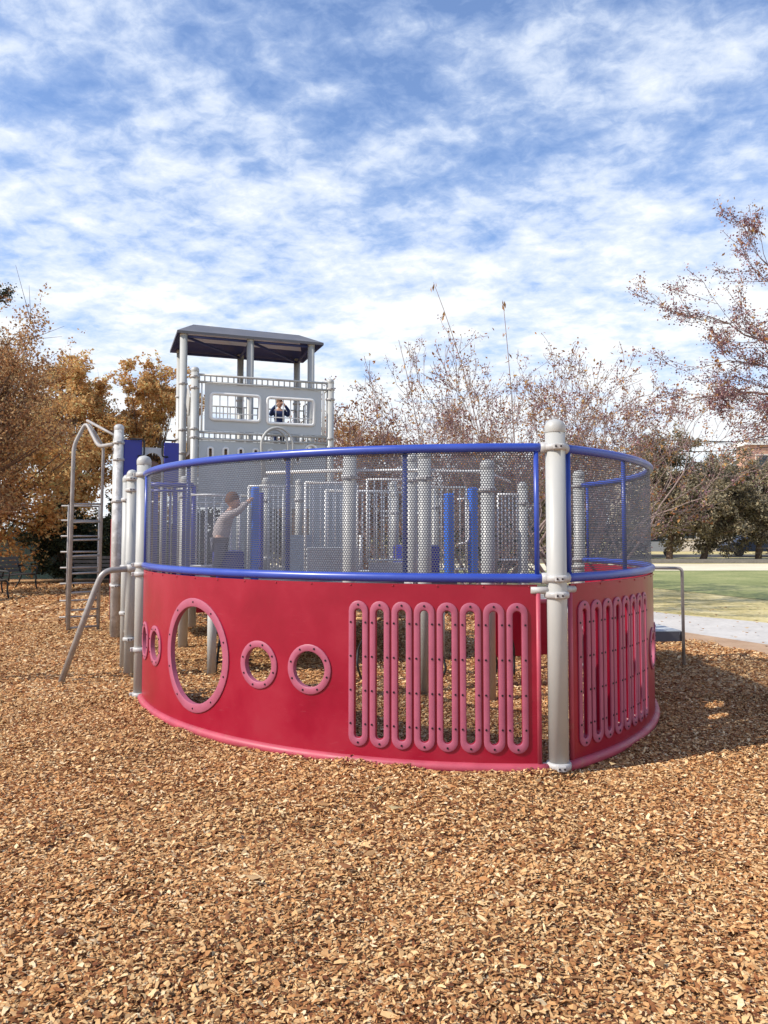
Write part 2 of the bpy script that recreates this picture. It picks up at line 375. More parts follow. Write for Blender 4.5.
# wood chips: bent flakes lying in every direction
def chips(seed, n, ymin, ymax, smin, smax, lift):
    rg = np.random.default_rng(seed)
    y = np.sqrt(rg.uniform(ymin**2, ymax**2, n)); x = rg.uniform(-0.60, 0.60, n)*(y+0.8)
    L = rg.uniform(smin, smax, n)*rg.choice([0.6, 0.8, 1, 1, 1, 1.3, 2.0], n); wd = L*rg.uniform(0.25, 0.70, n)/np.where(L > smax, 1.7, 1)
    yaw = rg.uniform(0, 2*np.pi, n); pit = rg.normal(0, 0.24, n); rol = rg.normal(0, 0.28, n)
    bend = rg.uniform(-0.10, 0.22, n)*L
    und = 0.012*np.sin(x*2.3+1.1*np.sin(y*1.7))+0.010*np.sin(y*3.1+x*1.3)+0.008*np.sin(x*6.1-y*4.7)
    z0 = 0.012+und*0.9+rg.uniform(0, lift, n)
    # chips heaped unevenly against the foot of the curved wall
    dx_, dy_ = x-BX, y-BY; uu = np.abs(math.cos(PH)*dx_+math.sin(PH)*dy_); vv = -math.sin(PH)*dx_+math.cos(PH)*dy_
    dist = np.where(vv < 3.3, np.abs(np.hypot(uu+0.95, vv-3.17)-3.31), 9.0)
    z0 = z0+np.clip(1-dist/0.20, 0, 1)**1.5*(0.006+0.020*np.sin(x*5.3+y*3.1)+0.012*np.sin(x*13.7-y*9.0))
    z0 = np.maximum(z0, 0.006)
    # local points: 2x3 grid (bent in the middle)
    lx = np.array([-0.5, 0, 0.5, -0.5, 0, 0.5]); ly = np.array([-0.5, -0.5, -0.5, 0.5, 0.5, 0.5]); lz = np.array([0, 1, 0, 0, 1, 0])
    P = np.zeros((n, 6, 3)); jit = rg.uniform(0.65, 1.25, (n, 6))
    P[:, :, 0] = lx*L[:, None]*rg.uniform(0.8, 1.1, (n, 6)); P[:, :, 1] = ly*wd[:, None]*jit*np.where(lx == 0, 1.15, rg.uniform(0.25, 1.0, (n, 6))); P[:, :, 2] = lz*bend[:, None]
    cp, sp = np.cos(pit)[:, None], np.sin(pit)[:, None]
    X = P[:, :, 0]*cp+P[:, :, 2]*sp; Z = -P[:, :, 0]*sp+P[:, :, 2]*cp
    cr, sr = np.cos(rol)[:, None], np.sin(rol)[:, None]
    Y = P[:, :, 1]*cr-Z*sr; Z = P[:, :, 1]*sr+Z*cr
    c, s_ = np.cos(yaw)[:, None], np.sin(yaw)[:, None]
    V = np.stack([X*c-Y*s_+x[:, None], X*s_+Y*c+y[:, None], Z+z0[:, None]], -1).reshape(-1, 3)
    b = (np.arange(n)*6)[:, None]
    F = np.concatenate([b+np.array([[0, 1, 4, 3]]), b+np.array([[1, 2, 5, 4]])], 1).reshape(-1, 4)
    # keep chips inside the mulch bed
    return V, F, x, y
parts_ = [chips(1, 150000, 1.2, 3.6, 0.008, 0.027, 0.020), chips(2, 240000, 3.4, 7.2, 0.011, 0.030, 0.020), chips(3, 150000, 7.0, 13.0, 0.018, 0.042, 0.02), chips(4, 60000, 12.8, 24.0, 0.05, 0.09, 0.02)]
Vs, Fs, b_ = [], [], 0
for V, F, x, y in parts_:
    edge = np.interp(y, [1, 7.2, 10.0, 12.1, 15.6, 20.0, 24.5], [6.9, 6.0, 4.70, 3.95, 2.6, -0.4, -5.2]); keep = x < edge+0.05*np.sin(y*9)
    kf = np.repeat(keep, 2); Vs.append(V); Fs.append(F[kf]+b_); b_ += len(V)
mesh_np('wood_chips', np.concatenate(Vs), np.concatenate(Fs), M['chip'])
setp(bpy.data.objects['wood_chips'], kind='stuff')

# ------------------------------------------------------------------ curved boat hull
AR = 3.31; A0 = math.atan2(-3.17, 0.95)
def arc(side, s, off=0.0, z=0.0):
    a = A0+s/AR
    return Vector((side*(-0.95+(AR+off)*math.cos(a)), 3.17+(AR+off)*math.sin(a), z))
SE = 4.17                     # arc length of a panel

def clamp(mb, c, r=0.0635, h=0.045, lug=None):
    """ring clamp with a bolt boss"""
    mb.lathe([(r+0.002, -h/2), (r+0.014, -h/2+0.006), (r+0.016, 0), (r+0.014, h/2-0.006), (r+0.002, h/2)], c, 24)
    for a in ([lug] if lug is not None else []):
        d = Vector((math.cos(a), math.sin(a), 0)); p = Vector(c)+d*(r+0.018)
        mb.box(p, (0.03, 0.055, h*0.8), rz=a, bev=0.006)
        t = Vector((-d.y, d.x, 0))
        for k in (-0.016, 0.016):
            q = p+d*0.014+t*k
            mb.lathe([(0.007, 0), (0.006, 0.006)], q, 8, mi=1, mtx=d.to_track_quat('Z', 'Y').to_matrix())
def post(parent, u, v, z0, z1, r=0.0635, clamps=(), lug=-math.pi/2, m='post', cap=True, name='post'):
    mb = MB(); 
    mb.tube([(u, v, z0), (u, v, z1-0.07)], r, 24)
    # domed cap with a seam
    mb.lathe([(r+0.002, -0.072), (r+0.003, -0.07), (r+0.003, -0.03), (r*0.93, -0.012), (r*0.72, 0.004), (r*0.4, 0.013), (0.004, 0.017)], (u, v, z1-0.017), 24)
    o = mb.build(name, M[m], parent)
    if clamps:
        for z in clamps:
            c = MB(); clamp(c, (u, v, z), r, lug=lug); c.build('clamp', [M['clamp'], M['bolt']], o)
    return o

boat = bthing('boat_enclosure', 0, 0, 'curved boat shaped red play wall with portholes and blue perforated top standing on wood chips', 'play structure')

def bend_sheet(side, s0, s1, z0, z1, holes, thick, off=0.0, ds=0.07):
    """flat outline with holes -> curved plate. holes: list of closed loops [(s,z)..]"""
    verts = []; edges = []
    def loop(pts):
        b = len(verts); verts.extend(Vector(p) for p in pts); n = len(pts)
        edges.extend((b+i, b+(i+1) % n) for i in range(n))
    ns = max(2, int((s1-s0)/ds)); nz = max(1, int((z1-z0)/0.25))
    outline = [(s0+(s1-s0)*i/ns, z0) for i in range(ns)]+[(s1, z0+(z1-z0)*i/nz) for i in range(nz)] + \
              [(s1-(s1-s0)*i/ns, z1) for i in range(ns)]+[(s0, z1-(z1-z0)*i/nz) for i in range(nz)]
    loop(outline)
    for h in holes: loop(h)
    def inside(p, poly):
        c = False; n = len(poly)
        for i in range(n):
            x1, y1 = poly[i]; x2, y2 = poly[(i+1) % n]
            if (y1 > p[1]) != (y2 > p[1]) and p[0] < (x2-x1)*(p[1]-y1)/(y2-y1)+x1: c = not c
        return c
    bb = [(min(p[0] for p in h)-0.02, max(p[0] for p in h)+0.02, min(p[1] for p in h)-0.02, max(p[1] for p in h)+0.02) for h in holes]
    for i in range(1, ns):
        for j in range(1, max(2, int((z1-z0)/0.12))):
            p = (s0+(s1-s0)*i/ns, z0+(z1-z0)*j/max(2, int((z1-z0)/0.12)))
            if not any(b[0] < p[0] < b[1] and b[2] < p[1] < b[3] for b in bb): verts.append(Vector(p))
    vo, eo, fo, _, _, _ = delaunay_2d_cdt(verts, edges, [], 0, 1e-5)
    keep = []
    for f in fo:
        c = (sum(vo[i].x for i in f)/len(f), sum(vo[i].y for i in f)/len(f))
        if not inside(c, outline): continue
        if any(b[0] < c[0] < b[1] and b[2] < c[1] < b[3] and inside(c, h) for b, h in zip(bb, holes)): continue
        keep.append(f)
    n = len(vo); V = [arc(side, p.x, off+thick/2, p.y) for p in vo]+[arc(side, p.x, off-thick/2, p.y) for p in vo]
    F = []; cnt = {}
    for f in keep:
        f = list(f)
        F.append(f if side > 0 else f[::-1]); F.append([i+n for i in (f[::-1] if side > 0 else f)])
        for a, b in zip(f, f[1:]+f[:1]): cnt[(a, b)] = 1
    sm = [True]*len(F)
    for (a, b) in cnt:
        if (b, a) not in cnt:
            q = [a, a+n, b+n, b]; F.append(q if side > 0 else q[::-1]); sm.append(False)
    return V, F, sm
def finish_sheet(name, V, F, sm, mats, parent, mi=None):
    mb = MB(); mb.v = [tuple(p) for p in V]; mb.f = F; mb.m = mi or [0]*len(F); mb.sm = sm
    o = mb.build(name, mats, parent)
    bm = bmesh.new(); bm.from_mesh(o.data)
    for e in bm.edges:
        if len(e.link_faces) == 2 and e.link_faces[0].smooth != e.link_faces[1].smooth: e.smooth = False
        elif len(e.link_faces) == 2 and e.calc_face_angle(0) > R(35): e.smooth = False
    bm.to_mesh(o.data); bm.free(); return o
def circ(s, z, rs, rz=None, n=40):
    rz = rz or rs
    return [(s+rs*math.cos(2*math.pi*k/n), z+rz*math.sin(2*math.pi*k/n)) for k in range(n)]
def stadium(s, z0, z1, r, n=10):
    out = [(s+r*math.cos(math.pi*k/n), z1-r+r*math.sin(math.pi*k/n)) for k in range(n+1)]
    zs = [z1-r-(z1-z0-2*r)*k/8 for k in range(1, 8)]
    out += [(s-r, z) for z in zs]
    out += [(s+r*math.cos(math.pi+math.pi*k/n), z0+r+r*math.sin(math.pi+math.pi*k/n)) for k in range(n+1)]
    out += [(s+r, z) for z in zs[::-1]]
    return out
def ring_part(side, outer, inner, bolts, name, parent):
    """raised collar round a hole: outer and inner loops with equal counts"""
    n = len(outer); V = []; F = []; sm = []
    mid_o = [((o[0]*0.88+i[0]*0.12), (o[1]*0.88+i[1]*0.12)) for o, i in zip(outer, inner)]
    mid_i = [((o[0]*0.12+i[0]*0.88), (o[1]*0.12+i[1]*0.88)) for o, i in zip(outer, inner)]
    layers = [(outer, 0.0105), (outer, 0.018), (mid_o, 0.021), (mid_i, 0.021), (inner, 0.018), (inner, -0.018)]
    for lp, d in layers: V += [arc(side, p[0], d, p[1]) for p in lp]
    for l in range(len(layers)-1):
        for k in range(n):
            a, b = l*n+k, l*n+(k+1) % n; q = [a, b, b+n, a+n]
            F.append(q if side > 0 else q[::-1]); sm.append(True)
    mi = [0]*len(F)
    for (s, z) in bolts:
        base = len(V); m = 8
        for d, rr in ((0.020, 0.0075), (0.025, 0.0065)):
            V += [arc(side, s+rr*math.cos(2*math.pi*k/m), d, z+rr*math.sin(2*math.pi*k/m)) for k in range(m)]
        for k in range(m):
            F.append([base+k, base+(k+1) % m, base+m+(k+1) % m, base+m+k]); sm.append(False); mi.append(1)
        F.append([base+m+k for k in range(m)]); sm.append(False); mi.append(1)
    return finish_sheet(name, V, F, sm, [M['ring'], M['bolt']], parent, mi)

def bolt_ring(s, z, rr, n, ph=0.3): return [(s+rr*math.cos(ph+2*math.pi*k/n), z+rr*math.sin(ph+2*math.pi*k/n)) for k in range(n)]
for side in (-1, 1):
    slots = [(0.258+0.1465*i) for i in range(8)]
    rings = [(1.645, 0.60, 0.166, 0.124), (2.07, 0.597, 0.166, 0.124), (2.79, 0.594, 0.428, 0.368), (3.54, 0.58, 0.166, 0.124), (3.94, 0.575, 0.166, 0.124)]
    if side > 0: rings = rings[:2]  # unseen rear portholes left closed here so less sun spills onto the ground
    holes = [stadium(s, 0.185, 1.015, 0.027) for s in slots]+[circ(s, z, ri, n=48 if ri > .2 else 32) for s, z, ro, ri in rings]
    V, F, sm = bend_sheet(side, 0.128, SE, 0.045, 1.185, holes, 0.019)
    # mould-edge lip and lace bolts along the top
    hull = finish_sheet('hull_panel', V, F, sm, [M['red']], boat)
    if side < 0: setp(hull, 'red curved panel on the left with large and small portholes and eight slots')
    else: setp(hull, 'red curved panel on the right seen edge on with eight slots')
    for s in slots:
        b = [(s, 1.045), (s, 0.155)]+[(s+k*0.051, z) for k in (-1, 1) for z in (0.275, 0.49, 0.71, 0.93)]
        ring_part(side, stadium(s, 0.13, 1.07, 0.066), stadium(s, 0.18, 1.02, 0.0285), b, 'slot_frame', hull)
    for s, z, ro, ri in rings:
        n = 48 if ri > .2 else 32
        ring_part(side, circ(s, z, ro, n=n), circ(s, z, ri-0.003, n=n), bolt_ring(s, z, (ro+ri)/2, 8 if ri < .2 else 10), 'porthole_ring', hull)
    # bead bolts along the top edge
    k = 0.18
    while k < SE-0.05:
        bt = MB(); p = arc(side, k, 0.010, 1.172); nrm = (arc(side, k, 1)-arc(side, k, 0)).normalized()
        bt.lathe([(0.0065, 0), (0.006, 0.003), (0.003, 0.005)], p, 8, mtx=nrm.to_track_quat('Z', 'Y').to_matrix()); k += 0.29
        bt.build('bolt', M['red'], hull)
    # end edges folded into a narrow flange
    fl = MB(); fl.tube([arc(side, 0.122, 0.005, 0.06), arc(side, 0.122, 0.005, 1.13)], 0.016, 10)
    fl.build('panel_edge', M['kerb'], hull)
    kb = MB(); kb.tube([arc(side, 0.07+(SE-0.05)*i/60, 0.012, 0.035) for i in range(61)], 0.034, 12)
    kb.build('base_tube', M['kerb'], boat)
    # top mesh guard
    gp = bthing  # (alias not used)
    frame = MB()
    for zz in (1.225, 2.060):
        frame.tube([arc(side, 0.075+(SE+0.02-0.075)*i/60, 0, zz) for i in range(61)], 0.030 if zz < 2 else 0.029, 14)
    g = frame.build('guard_rail', M['blue'], boat)
    for s in ((0.125, 0.975, 1.845, 2.96, SE-0.06) if side < 0 else (0.125, 0.93, SE-0.06)):
        fo = 0 if s in (0.125, SE-0.06) else -0.020
        b = MB(); b.tube([arc(side, s, fo, 1.24), arc(side, s, fo, 2.045)], 0.0165, 10); b.build('upright', M['blue'], g)
    # perforated sheet: staggered hexagonal holes
    pu, pz = 0.0172, 0.0150
    s0, s1, z0, z1 = 0.135, SE-0.06, 1.245, 2.040
    nx = int((s1-s0)/pu); nz = int((z1-z0)/pz)
    i, j = np.meshgrid(np.arange(nx), np.arange(nz), indexing='ij'); i = i.ravel(); j = j.ravel()
    sc = s0+(i+0.5+0.5*(j % 2))*pu; zc_ = z0+(j+0.5)*pz
    rr = 0.0067
    hexa = np.array([(rr*math.cos(math.pi/6+k*math.pi/3), rr*math.sin(math.pi/6+k*math.pi/3)) for k in range(6)])
    outr = np.array([(pu/2, pz/2), (0, pz/2), (-pu/2, pz/2), (-pu/2, -pz/2), (0, -pz/2), (pu/2, -pz/2)])
    n = len(sc)
    S = np.concatenate([sc[:, None]+outr[None, :, 0], sc[:, None]+hexa[None, :, 0]], 1); Z = np.concatenate([zc_[:, None]+outr[None, :, 1], zc_[:, None]+hexa[None, :, 1]], 1)
    a = A0+S/AR
    VV = np.stack([side*(-0.95+AR*np.cos(a)), 3.17+AR*np.sin(a), Z], -1).reshape(-1, 3)
    b = (np.arange(n)*12)[:, None]
    q = [[0, 1, 7, 6], [1, 2, 8, 7], [2, 3, 9, 8], [3, 4, 10, 9], [4, 5, 11, 10], [5, 0, 6, 11]]
    FF = np.concatenate([b+np.array([k]) for k in q], 1).reshape(-1, 4)
    # strips of solid sheet beside the frame are covered by the tubes
    pm = mesh_np('perforated_mesh', VV, FF, M['bluemesh'], g)

post(boat, 0, 0, 0, 2.245, clamps=(0.055, 1.12, 1.225, 2.060), lug=-math.pi/2-0.35)
for side in (-1, 1):
    for z in (0.035, 1.225, 2.060):
        a = arc(side, 0.02, 0, z); b = arc(side, 0.10, 0, z); br = MB(); br.tube([a, b], [0.034, 0.036], 12); br.build('rail_socket', M['clamp'], boat)
    a = arc(side, 0.03, 0, 1.15); b = arc(side, 0.17, 0, 1.15); br = MB(); br.tube([a, b], [0.026, 0.024], 10); br.build('panel_bracket', M['clamp'], boat)
for side in (-1, 1):
    e = arc(side, 4.30, 0.015)
    post(boat, e.x, e.y, 0, 2.24, clamps=(0.04, 0.45, 1.14, 1.225, 2.060), lug=math.pi if side < 0 else 0)

# ------------------------------------------------------------------ side posts and grab rail
side_posts = bthing('side_post_row', -2.44, 4.4, 'pair of grey clamped posts standing behind the left end of the red wall', 'post')
post(side_posts, -2.44, 4.4, 0, 2.20, clamps=(0.40, 1.14, 1.98, 2.1), m='post', r=0.055)
post(side_posts, -2.47, 4.98, 0, 2.19, clamps=(0.62, 1.14, 1.9), m='post', r=0.055)
for z in (0.42, 1.2, 2.0):
    rl = MB(); rl.tube([(-2.44, 4.4, z), (-2.47, 4.98, z)], 0.02, 10); rl.build('cross_rail', M['post'], side_posts)
grab = bthing('grab_rail', -2.95, 4.0, 'bent grey grab rail running from the left posts down into the wood chips', 'handrail')
def un(x, y, z):   # world -> boat frame
    dx, dy = x-BX, y-BY; return (math.cos(PH)*dx+math.sin(PH)*dy, -math.sin(PH)*dx+math.cos(PH)*dy, z)
pts = fillet([un(-3.27, 7.84, -0.02), un(-2.98, 7.95, 0.92), un(-2.90, 7.97, 1.13), un(-2.63, 8.14, 1.15)], 0.16, 8)
MB().tube(pts, 0.031, 14).build('bent_tube', M['tube'], grab)
gc = MB(); gc.tube([un(-2.70, 8.10, 1.15), un(-2.62, 8.15, 1.15)], 0.042, 14)
gc.build('clamp', M['clamp'], grab)

# ------------------------------------------------------------------ barrier helper
def barrier(parent, u0, u1, v0, v1, z0, z1, nb, m='white', rr=0.014, rb=0.009, name='railing'):
    mb = MB(); a = Vector((u0, v0, 0)); b = Vector((u1, v1, 0))
    for z in (z0, z1): mb.tube([a+Vector((0, 0, z)), b+Vector((0, 0, z))], rr, 8)
    for e in (a, b): mb.tube([e+Vector((0, 0, z0)), e+Vector((0, 0, z1))], rr, 8)
    o = mb.build(name, M[m], parent)
    for k in range(1, nb+1):
        p = a.lerp(b, k/(nb+1)); q = MB(); q.tube([p+Vector((0, 0, z0)), p+Vector((0, 0, z1))], rb, 6); q.build('bar', M[m], o)
    return o

# ------------------------------------------------------------------ play deck inside the hull
deck = bthing('play_deck', 0, 6.2, 'raised grey play deck with white barred railings behind the perforated mesh', 'play deck')
dk = MB(); dk.boxw(-1.75, 1.25, 4.15, 8.45, 0.90, 0.955)
dk.boxw(-1.75, 1.25, 4.10, 4.148, 0.83, 0.957); dk.build('deck_floor', M['deck'], deck)
for u_ in (-1.6, 1.1):
    MB().tube([(u_, 4.25, 0), (u_, 4.25, 0.88)], 0.05, 12).build('deck_leg', M['post'], deck)
for (u, v, z1) in [(-0.56, 2.62, 2.32), (0.15, 2.50, 2.32), (0.34, 3.3, 2.36), (0.56, 2.0, 2.19), (2.38, 4.5, 2.19), (1.3, 6.4, 2.3), (-1.70, 6.4, 2.3)]:
    post(deck, u, v, 0, z1, clamps=(1.0, z1-0.28))
top = MB(); top.tube([(-1.15, 3.6, 2.14), (-0.56, 2.68, 2.11), (0.15, 2.56, 2.12), (0.56, 2.06, 2.08), (1.35, 3.0, 2.07)], 0.016, 8)
top.build('top_rail', M['white'], deck)
barrier(deck, -2.24, -1.82, 4.6, 4.6, 1.05, 1.99, 5, 'slide')
barrier(deck, -2.26, -1.7, 5.3, 5.3, 1.0, 2.1, 4, 'slide', 0.03, 0.022)
barrier(deck, -1.80, -1.20, 4.95, 4.95, 1.14, 1.97, 5)
barrier(deck, -0.56, 0.06, 4.3, 4.3, 1.08, 2.10, 6)
barrier(deck, 0.20, 0.92, 4.35, 4.35, 1.20, 2.16, 7)
barrier(deck, 2.02, 2.34, 4.5, 4.5, 1.18, 2.02, 5)
barrier(deck, -2.2, -1.0, 7.9, 7.9, 1.0, 2.0, 10)
barrier(deck, -1.05, -0.62, 5.2, 5.2, 1.05, 2.1, 6)
lowp = MB(); lowp.box((-0.25, 4.24, 1.22), (0.62, 0.02, 0.28), bev=0.006); lowp.box((0.55, 4.28, 1.08), (0.7, 0.02, 0.2), bev=0.006)
lowp.build('deck_panel', M['wall'], deck)
rt = MB(); rt.tube(fillet([(-0.56, 4.26, 1.05), (0.02, 4.26, 1.05), (0.09, 4.26, 1.14), (0.09, 4.26, 1.5)], 0.08), 0.016, 8)
rt.build('handle', M['white'], deck); rt = MB()
rt.tube(fillet([(1.40, 4.4, 1.38), (1.55, 4.4, 1.42), (1.55, 4.4, 1.96), (1.40, 4.4, 1.94)], 0.05), 0.012, 8)
rt.build('handle', M['white'], deck)
for (u, z0, z1, w) in ((1.33, 0.97, 2.02, 0.10), (1.66, 0.97, 2.10, 0.10)):
    MB().box((u, 4.5, (z0+z1)/2), (w, 0.12, z1-z0), bev=0.02).build('blue_side_panel', M['brightblue'], deck)
MB().box((0.80, 4.6, 1.65), (0.09, 0.1, 0.45), bev=0.01).build('blue_strip', M['brightblue'], deck)
MB().box((1.05, 4.9, 1.16), (0.42, 0.6, 0.42), bev=0.03).build('blue_step', M['slide'], deck)
MB().box((-1.09, 4.55, 1.52), (0.085, 0.12, 1.06), bev=0.02).build('blue_side_panel', M['brightblue'], deck)
MB().box((-0.97, 4.8, 1.5), (0.04, 0.1, 1.0), bev=0.01).build('blue_side_panel', M['slide'], deck)
MB().box((-1.36, 4.75, 1.14), (0.32, 0.35, 0.36), bev=0.03).build('blue_step', M['slide'], deck)
for (ua, ub, v_, za, zb) in ((-1.15, -0.62, 6.9, 0.96, 1.95), (0.0, 0.55, 6.3, 0.96, 2.25), (0.62, 1.1, 7.6, 0.96, 2.2), (-0.5, -0.1, 5.6, 0.96, 1.5)):
    MB().box(((ua+ub)/2, v_, (za+zb)/2), (ub-ua, 0.025, zb-za), bev=0.008).build('deck_panel', M['wall'], deck)
for k_, (ua, ub, v_) in enumerate(((-0.95, -0.1, 6.6), (0.1, 1.25, 5.8), (-2.0, -1.75, 6.4), (1.4, 2.3, 6.0), (-0.5, 0.5, 7.4))):
    barrier(deck, ua, ub, v_, v_, 1.0, 2.05+0.05*k_, max(3, int((ub-ua)/0.11)), 'white' if k_ % 2 else 'post', 0.018, 0.011)
for (u, v, z1) in ((-0.75, 5.6, 2.25), (0.95, 5.4, 2.1), (-0.1, 6.5, 2.3), (1.85, 6.1, 2.2)):
    post(deck, u, v, 0.955 if u < 1.2 else 0, z1, clamps=(1.2, z1-0.3), r=0.055)
# climbing net / rungs under the deck
ug = MB()
for k in range(4): ug.tube([(-1.55+0.1*k, 4.3, 0.02), (-1.35+0.18*k, 4.9, 0.9)], 0.014, 6)
for k in range(5): ug.tube([(-1.55+0.03*k, 4.3+0.1*k, 0.12+0.16*k), (-1.15+0.1*k, 4.35+0.1*k, 0.12+0.16*k)], 0.012, 6)
ug.build('climbing_net', M['dark'], deck)
# bent branch-like climber rods under the deck seen through the slots
cb = MB(); rg = random.Random(5)
for k in range(9):
    u = -0.4+0.22*k+rg.uniform(-.05, .05); v = 3.3+rg.uniform(-.4, .5)
    pts = [(u, v, 0)]
    for j in range(1, 7): pts.append((u+rg.uniform(-.06, .06), v+rg.uniform(-.05, .05), 0.155*j))
    cb.tube(fillet(pts, 0.05, 3), 0.013, 6)
cb.build('rope_climber', M['dark'], deck)
# red low wall across the inside, seen beside the post and through the porthole
rw = bthing('low_red_wall', 1.9, 3.55, 'low red panel on the chips seen in the gap beside the tall front post', 'panel')
MB().box((1.88, 3.55, 0.42), (0.85, 0.03, 0.60), bev=0.008).build('panel', M['red'], rw)
MB().tube([(1.46, 3.55, 0.73), (2.30, 3.55, 0.73)], 0.028, 10).build('top_edge', M['kerb'], rw)
rw = bthing('low_red_wall', -1.0, 9.5, 'low red panel behind the posts seen through the large oval porthole', 'panel')
MB().box((-1.0, 9.5, 0.28), (0.9, 0.03, 0.26), bev=0.008).build('panel', M['red'], rw)

# ------------------------------------------------------------------ tower
tw = bthing('play_tower', -0.2, 8.6, 'tall grey roofed play tower with two barred windows above the boat wall', 'play tower')
post(tw, -1.35, 8.6, 0, 4.27, clamps=(3.10, 3.24, 3.92, 4.10, 2.3, 1.1))
post(tw, 0.96, 8.6, 0, 4.23, clamps=(3.02, 3.17, 3.86, 4.04, 2.3))
for (u, v) in ((-1.48, 9.25), (-0.33, 9.25), (0.78, 9.25), (-1.42, 10.60), (-0.28, 10.60), (0.84, 10.60)):
    post(tw, u, v, 0, 5.02, clamps=(2.9, 3.3, 4.1), r=0.0635)
# main wall with two window openings
def wall_with_holes(u0, u1, z0, z1, v, holes, th, m, name, parent):
    vs = []; ed = []
    def loop(p):
        b = len(vs); vs.extend(Vector(q) for q in p); ed.extend((b+i, b+(i+1) % len(p)) for i in range(len(p)))
    outline = [(u0, z0), (u1, z0), (u1, z1), (u0, z1)]; loop(outline)
    for h in holes: loop(h)
    vo, eo, fo, *_ = delaunay_2d_cdt(vs, ed, [], 0, 1e-5)
    def ins(p, poly):
        c = False
        for i in range(len(poly)):
            x1, y1 = poly[i]; x2, y2 = poly[(i+1) % len(poly)]
            if (y1 > p[1]) != (y2 > p[1]) and p[0] < (x2-x1)*(p[1]-y1)/(y2-y1)+x1: c = not c
        return c
    n = len(vo); F = []; e_ = set()
    for f in fo:
        f = list(f); c = (sum(vo[i].x for i in f)/len(f), sum(vo[i].y for i in f)/len(f))
        if any(ins(c, h) for h in holes): continue
        F += [f, [i+n for i in f[::-1]]]
        for a, b in zip(f, f[1:]+f[:1]): e_.add((a, b))
    for a, b in list(e_):
        if (b, a) not in e_: F.append([a, a+n, b+n, b])
    mb = MB(); mb.add([(p.x, v-th/2, p.y) for p in vo]+[(p.x, v+th/2, p.y) for p in vo], F); return mb.build(name, m, parent)
def rrect(u0, u1, z0, z1, r, n=4):
    out = []
    for (cx_, cz_, a0) in ((u1-r, z1-r, 0), (u0+r, z1-r, 90), (u0+r, z0+r, 180), (u1-r, z0+r, 270)):
        out += [(cx_+r*math.cos(R(a0+90*k/n)), cz_+r*math.sin(R(a0+90*k/n))) for k in range(n+1)]
    return out
w1 = (-1.07, -0.30, 3.43, 3.82); w2 = (-0.13, 0.64, 3.41, 3.81)
wl = wall_with_holes(-1.19, 0.80, 3.22, 4.00, 8.60, [rrect(*w, 0.03) for w in (w1, w2)], 0.02, M['wall'], 'wall_panel', tw)
for (a, b, c, d) in (w1, w2):
    lp = rrect(a-0.02, b+0.02, c-0.02, d+0.02, 0.05); f = MB()
    f.tube([(p[0], 8.583, p[1]) for p in lp], 0.028, 8, closed=True); fr = f.build('window_frame', M['white'], wl)
    g = MB()
    for k in range(1, 6):
        u = a+(b-a)*k/6; g.tube([(u, 8.60, c), (u, 8.60, d)], 0.010, 6)
    g.tube([(a, 8.60, c+0.09), (b, 8.60, c+0.09)], 0.010, 6)
    g.build('window_bars', M['white'], fr)
# rails above and below the wall
barrier(tw, -1.29, 0.90, 8.58, 8.58, 4.02, 4.14, 22, 'post', 0.02, 0.012)
barrier(tw, -1.29, 0.90, 8.58, 8.58, 3.08, 3.19, 24, 'post', 0.022, 0.013)
barrier(tw, -1.27, -1.27, 8.75, 10.5, 3.0, 4.05, 12, 'post'); barrier(tw, 0.96, 0.96, 8.7, 10.5, 3.0, 4.05, 12, 'post')
barrier(tw, -1.27, 0.96, 10.5, 10.5, 3.0, 3.95, 16, 'post')
side_r = MB(); side_r.tube([(0.83, 8.59, 3.2), (0.83, 8.59, 4.03)], 0.014, 8); side_r.tube([(-1.24, 8.59, 3.2), (-1.24, 8.59, 4.03)], 0.014, 8)
side_r.build('side_tube', M['white'], tw)
fl_ = MB(); fl_.boxw(-1.35, 0.96, 8.64, 10.6, 2.90, 2.96); fl_.build('upper_deck', M['deck'], tw)
# lower wall with oval slots and a round hatch
hol = [rrect(u-0.03, u+0.03, 2.74, 2.93, 0.028) for u in (-1.09, -0.84, -0.59, -0.34, -0.09, 0.16, 0.38)]+[circ(0.62, 2.94, 0.085, n=24)]
lw = wall_with_holes(-1.28, 0.88, 1.95, 3.055, 8.60, hol, 0.02, M['wall'], 'lower_wall_panel', tw)
for h in hol[:-1]:
    c = sum(p[0] for p in h)/len(h); f = MB(); f.tube([(c+(p[0]-c)*1.35, 8.585, 2.835+(p[1]-2.835)*1.12) for p in h], 0.020, 6, closed=True); f.build('slot_frame', M['white'], lw)
f = MB(); f.tube([(0.62+0.105*math.cos(a*math.pi/12), 8.585, 2.94+0.105*math.sin(a*math.pi/12)) for a in range(24)], 0.022, 8, closed=True); f.build('hatch_ring', M['white'], lw)
ah = MB()
for dv in (-0.10, -0.30):
    ah.tube([(-0.27 if dv < -.2 else -0.16, 8.58+dv, 2.3)]+[(-0.04 + (0.29 if dv > -.2 else 0.34)*math.cos(math.pi-a*math.pi/12)*0.78, 8.58+dv, 2.98+0.30*math.sin(a*math.pi/12)) for a in range(13)]+[(0.20, 8.58+dv, 2.3)], 0.022, 10)
ah.build('arch_handle', M['post'], tw)
# hip roof
rf = MB()
e = [(-1.60, 9.15), (0.99, 9.15), (0.99, 10.70), (-1.60, 10.70)]; ze = 5.00; r1 = (-1.25, 9.93, 5.33); r2 = (0.72, 9.93, 5.31)
E_ = [(x, y, ze) for x, y in e]
rf.add(E_+[r1, r2], [(0, 1, 5, 4), (1, 2, 5), (2, 3, 4, 5), (3, 0, 4)])
rf.add([(x, y, ze-0.045) for x, y in e]+E_, [(0, 1, 5, 4), (1, 2, 6, 5), (2, 3, 7, 6), (3, 0, 4, 7)])
